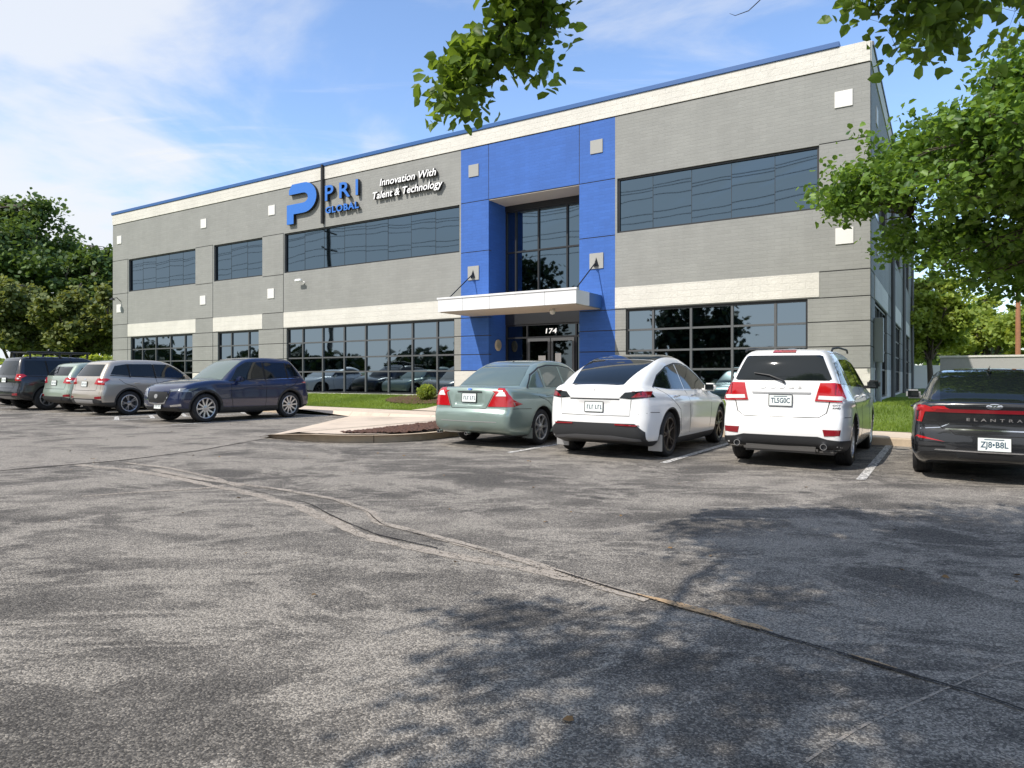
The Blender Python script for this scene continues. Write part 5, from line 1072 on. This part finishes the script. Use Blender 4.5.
# shade tree over the photographer: only its hanging sprays reach into view
def hid(p): return p.z-1.3 > max(.0, p.y)*.575+.22 or p.y < .2
make_tree('shade_tree', (-3.6, -2.6, -.0), 3.4, (-1.2, .3, 6.0), (3.7, 3.6, 2.9), 330, 46, .095, 'shade tree above the viewpoint whose sprays hang in at the top', leaf='pear2', shape='leaf', tr=.17, spread=.28, keep=hid, seed=11, gaps=.3, low=-.8) if False else None
def sprays():
    root = empty('shade_tree', (-3.4, -3.0, .03), (0, 0, 0), 'shade tree whose leafy sprays hang in from the top of the picture', 'tree'); base = Vector((-3.4, -3.0, .03)); rng = np.random.default_rng(5)
    wood = MB(); top = Vector((-3.1, -2.6, 3.3)); wood.tube([base-base-Vector((0, 0, .2)), Vector((.1, .15, 1.6)), top-base, Vector((.9, 1.0, 6.0)), Vector((1.4, 1.8, 8.4))], [.26, .20, .17, .10, .03], 10)
    nodes = [(top, .15), (base+Vector((.6, .7, 4.6)), .13), (base+Vector((.9, 1.0, 6.0)), .1), (base+Vector((1.4, 1.8, 8.4)), .04)]
    def limb(pts, r0):
        pts = [Vector(p) for p in pts]; out = []
        for i in range(len(pts)-1):
            for t in (0, .33, .66): out.append(pts[i].lerp(pts[i+1], t)+Vector(rng.normal(size=3)*.035))
        out.append(pts[-1]); rr = [r0*(1-.9*i/(len(out)-1)) for i in range(len(out))]; wood.tube([p-base for p in out], rr, 6); nodes.extend(zip(out, rr)); return out
    limb([top, (-2.0, -.6, 4.4), (-1.0, 1.2, 5.0), (-.1, 3.2, 4.8), (.35, 4.3, 4.3)], .09)
    limb([top, (-1.2, -1.2, 5.0), (.6, .8, 5.6), (1.9, 2.8, 5.3), (2.9, 4.4, 4.5)], .09)
    limb([top, (-3.4, -.5, 5.0), (-3.0, 1.2, 5.8), (-2.0, 2.6, 6.0)], .08); limb([top, (-1.5, -3, 5), (.4, -2.6, 6)], .08); limb([base+Vector((.6, .7, 4.6)), (-1.6, .2, 6.5), (-.4, 1.8, 7.2)], .07); limb([top, (-4.6, -3.8, 5.2), (-5.2, -4.6, 6)], .08)
    P = []
    def tw(p, nl, sp, hang=0):
        nd, nr = min(nodes, key=lambda t: (t[0]-p).length); mid = nd.lerp(p, .5)+Vector((rng.normal()*.05, rng.normal()*.05, .06)); r0 = min(nr*.6, .012); wood.tube([nd-base, mid-base, p-base], [r0, r0*.6, .002], 4, cap=False)
        t = rng.uniform(.3, 1.1, nl)[:, None]; a = np.array(mid); b = np.array(p); P.append(a+(b-a)*t+rng.normal(size=(nl, 3))*sp)
    # crown, kept above the top of the view
    big = rng.normal(size=(10, 3)); k = 0
    while k < 900:
        d = rng.normal(size=3); d /= np.linalg.norm(d); q = rng.uniform(.2, 1)**.5; p = Vector((-.85+d[0]*3.6*q, -.05+d[1]*3.4*q, 6.1+d[2]*2.3*q))
        if p.z-1.3 < max(0, p.y)*.575+.5: continue
        if math.sin(p.x*2.1+1)+math.sin(p.y*2.3+.5)+math.sin(p.z*1.7) > 1.25: continue
        gx, gy = p.x+.720*p.z, p.y+.555*p.z  # crown gaps shaped along the sun direction so chosen ground patches stay sunlit
        if ((gx-.6)/1.15)**2+((gy-4.55)/.95)**2 < 1 or ((gx-1.9)/.35)**2+((gy-3.2)/.2)**2 < 1 or (gx < 1.55+.25*math.sin(gy*3) and gy > 4.2): continue
        tw(p, 70, .17); k += 1
    n0 = sum(len(q) for q in P)
    A = np.concatenate(P); A = A[(A[:, 2]-1.3) > np.maximum(0, A[:, 1])*.575+.12]; P[:] = [A]
    # sprays that hang into view: their own limbs
    def spray(pts, n, sp, nl):
        out = limb(pts, .022)
        for i in range(n):
            j = rng.integers(len(out)//3, len(out)); p = out[j]+Vector(rng.normal(size=3)*sp)+Vector((0, 0, -.03)); tw(p, nl, .07)
    spray([(-.2, 3.6, 4.7), (.15, 4.3, 4.1), (.04, 4.5, 3.80), (-.18, 4.6, 3.46), (-.38, 4.65, 3.22)], 60, .08, 15)
    spray([(-.1, 3.4, 4.75), (.30, 4.3, 4.15), (.28, 4.5, 3.8), (.10, 4.6, 3.5)], 36, .09, 15)
    spray([(1.9, 2.8, 5.3), (2.6, 4.0, 4.5), (2.65, 4.5, 3.92), (2.4, 4.65, 3.72)], 34, .11, 20)
    spray([(2.2, 3.2, 5.1), (3.0, 4.2, 4.3), (3.05, 4.6, 3.92), (2.9, 4.75, 3.58)], 34, .12, 20)
    spray([(2.4, 3.3, 5.0), (3.4, 4.3, 4.3), (3.6, 4.7, 4.05), (3.5, 4.8, 3.85)], 26, .16, 20)
    limb([(1.2, 3.0, 4.9), (1.75, 4.2, 4.2), (1.62, 4.5, 3.80), (1.45, 4.6, 3.73)], .010)
    wood.build('trunk', M['bark'], root, True, 60); obj('crown', leaf_mesh(np.concatenate(P)-np.array(base), .080, 'leaf'), M['pear2'], root)
sprays()
# round shrub in front of the pier
def shrub(a, b, r, label):
    root = empty('round_shrub', L(a, b, lawnz(a, b)), (0, 0, 0), label, 'shrub'); d = RNG.normal(size=(2600, 3)); d /= np.linalg.norm(d, axis=1)[:, None]; q = RNG.uniform(.6, 1, 2600)[:, None]
    P = d*q*r*np.array([1, 1, .85])*(1+.10*np.sin(d[:, :1]*9)*np.sin(d[:, 1:2]*8)); P[:, 2] += r*.82; obj('foliage', leaf_mesh(P, .06, 'clump'), M['tree3'], root)
    MB().tube([(0, 0, -.02), (0, 0, r)], [.03, .02], 6).build('stem', M['bark'], root)
shrub(15.55, 19.1, .34, 'small round clipped green shrub in mulch before the windows')
# trees beyond the building on the left
def P_(px, Y): return ((px-512)/690*Y, Y, .25)
def bgtree(px, Y, ytop, ybot, wpx, nt_, nl, ls, leaf, label, seed, group, gaps=.2, name='tall_tree', trk=None):
    zt = 1.3+(378-ytop)*Y/690; zb_ = 1.3+(378-ybot)*Y/690; r = wpx/2*Y/690; c = P_(px, Y); ht = max(1.0, zb_*.9 if trk is None else trk)
    make_tree(name, c, ht, (c[0], c[1], (zt+zb_)/2), (r, r, (zt-zb_)/2), nt_, nl, ls, label, leaf=leaf, tr=max(.12, r*.06), spread=max(.22, r*.07), seed=seed, group=group, gaps=gaps, low=-.95, blobs=46, blobr=.23)
g1 = 'trees beyond the left end of the building'
bgtree(15, 62, 186, 345, 190, 330, 95, .33, 'tree', 'tall dark oak with sky gaps, highest of the trees at the left', 21, g1, .45)
bgtree(-60, 60, 200, 345, 150, 150, 60, .42, 'tree', 'dark tree cut by the left edge behind the tall oak', 22, g1, .3)
bgtree(88, 60, 232, 340, 90, 200, 80, .32, 'tree', 'dark tree between the tall oak and the building corner', 23, g1, .35)
bgtree(12, 50, 272, 372, 110, 200, 95, .25, 'tree2', 'mid green bushy tree at the far left behind the black vehicle', 24, g1, .2)
bgtree(82, 49, 270, 372, 95, 200, 95, .25, 'tree2', 'olive and reddish small tree next to the building corner', 25, g1, .25)
bgtree(48, 54, 292, 375, 80, 140, 70, .28, 'tree', 'shaded tree between the two bushy ones', 26, g1, .1)
bgtree(118, 66, 250, 372, 70, 90, 50, .5, 'tree', 'dark tree half hidden behind the left building corner', 27, g1, .1)
hd = empty('hedge', P_(85, 44), (0, 0, 0), 'low bright green hedge behind the parked cars at the left', 'hedge'); Pp = RNG.uniform(-1, 1, (5200, 3))*np.array([6.0, 1.0, .55])+np.array([0, 0, 1.7]); Pp[:, 2] += .25*np.sin(Pp[:, 0]*1.7); Pp2 = RNG.uniform(-1, 1, (4200, 3))*np.array([5.8, .9, .8])+np.array([0, 0, .75]); obj('foliage', leaf_mesh(np.concatenate([Pp, Pp2]), .22, 'clump'), M['tree3'], hd)
# right background
g2 = 'trees beyond the right side of the building'
bgtree(930, 42, 272, 366, 95, 230, 100, .20, 'tree3', 'bright green tree right beside the building side wall', 31, g2, .25, trk=2.2)
bgtree(985, 60, 290, 378, 110, 190, 80, .28, 'tree3', 'light green tree above the grey enclosure', 32, g2, .3)
bgtree(1050, 48, 280, 378, 110, 190, 80, .26, 'tree3', 'green tree cut by the right edge behind the enclosure', 33, g2, .3)
bgtree(905, 75, 292, 378, 80, 90, 50, .5, 'tree', 'dark tree seen past the end of the side wall', 34, g2, .1)
bgtree(960, 90, 325, 382, 140, 110, 50, .6, 'tree', 'far dark green trees low behind the light green ones', 35, g2, .0)
up = empty('utility_pole', P_(1018, 42), (0, 0, 0), 'reddish brown wooden pole behind the enclosure at the right edge', 'pole'); MB().tube([(0, 0, 0), (0, 0, 7.5)], [.16, .12], 10).build('post', simple('pole_wood', (.33, .15, .08), .8, noise=.3), up, True); MB().box(-.6, .6, -.06, .06, 6.8, 6.95).build('crossarm', M['bark'], up)
en = empty('enclosure', P_(940, 33), (0, 0, BR), 'grey block walled enclosure behind the black saloon', 'wall')
MB().box(0, .25, .25, 4.5, -.2, 2.02).build('side_wall', M['grey'], en); MB().box(0, 9, 0, .245, -.2, 2.02).build('front_wall', simple('render_grey', (.34, .335, .32), .85, noise=.1), en); MB().box(-.04, 9.04, -.05, .30, 2.023, 2.11).build('cap', M['light'], en)
fe = empty('fence', P_(905, 46), (0, 0, 0), 'white board fence between the side wall and the enclosure', 'fence')
MB().box(-4, 5.2, 0, .05, .1, 1.9).build('boards', M['white'], fe); mb = MB()
for i in range(5): mb.box(-4+i*2.3-.05, -4+i*2.3+.05, -.06, -.002, .0, 2.0)
mb.build('post', M['white'], fe)
# behind the viewpoint: what the windows reflect
g3 = 'trees across the car park behind the viewpoint'
lab = ['broad dark tree across the car park', 'round dark tree across the car park', 'tall dark tree across the car park']
def rtree(a, b, h, r, seed, ls=.5, nt_=110):
    p = L(a, b, .2); make_tree('distant_tree', p, h*.3, (p.x, p.y, h*.62), (r, r, h*.40), nt_, 26, ls*.8, 'dark tree across the car park, seen only reflected in the windows', leaf='treer', tr=.2, spread=r*.14, seed=seed, group=g3, gaps=.3, low=-.9)
for i, (a, b, h, r) in enumerate([(14.5, -5, 7.8, 3.0), (27.5, -2, 10, 3.6), (62, -14, 5.5, 5), (72, -16, 6.5, 5), (84, -10, 6.5, 6), (96, -14, 7.5, 6), (52, -22, 6, 5), (42, -24, 6.5, 5), (110, -8, 8, 7), (125, -12, 9, 7), (30, -30, 6, 5), (18, -30, 6.5, 5), (6, -30, 6, 5), (-8, -32, 6, 6), (-20, -30, 7, 6), (140, -4, 9, 8), (90, 8, 6, 5)]):
    if h: rtree(a, b, h*(.66 if a > 40 or b < -20 else 1), r, 50+i, .45 if a < 30 and b > -10 else .8, 150 if a < 30 and b > -10 else 80)
poles = [(62, -16), (2, -16.5), (-50, -17), (122, -15.5)]
for i, (a, b) in enumerate(poles):
    p = L(a, b, zg(a)); u = empty('power_pole', p, (0, 0, BR), 'wooden power pole across the car park, seen only reflected', 'pole', 'power poles across the car park')
    MB().tube([(0, 0, -.2), (0, 0, 19)], [.34, .24], 10).build('post', M['bark'], u, True); mb = MB()
    for z in (18.2, 16.2): mb.box(-.08, .08, -1.3, 1.3, z-.08, z+.08)
    mb.build('crossarm', M['bark'], u)
for k, (off, z) in enumerate([(-1.2, 18.4), (1.2, 18.4), (0, 19.0), (-1.2, 16.4), (1.2, 16.4), (.3, 14.4)]):
    mb = MB(); pts = []
    for s in range(len(poles)):
        pass
    seq = [(-50, -17), (2, -16.5), (62, -16), (122, -15.5)]
    for s in range(3):
        for t in range(0, 12 if s < 2 else 13):
            q = t/12; a = seq[s][0]*(1-q)+seq[s+1][0]*q; b = seq[s][1]*(1-q)+seq[s+1][1]*q+off; pts.append(L(a, b, z-1.0*4*q*(1-q)))
    mb.tube(pts, .028, 5); props(mb.build('power_line', M['black']), 'black overhead power line slung across the car park, seen only reflected', 'cable', 'power lines across the car park')
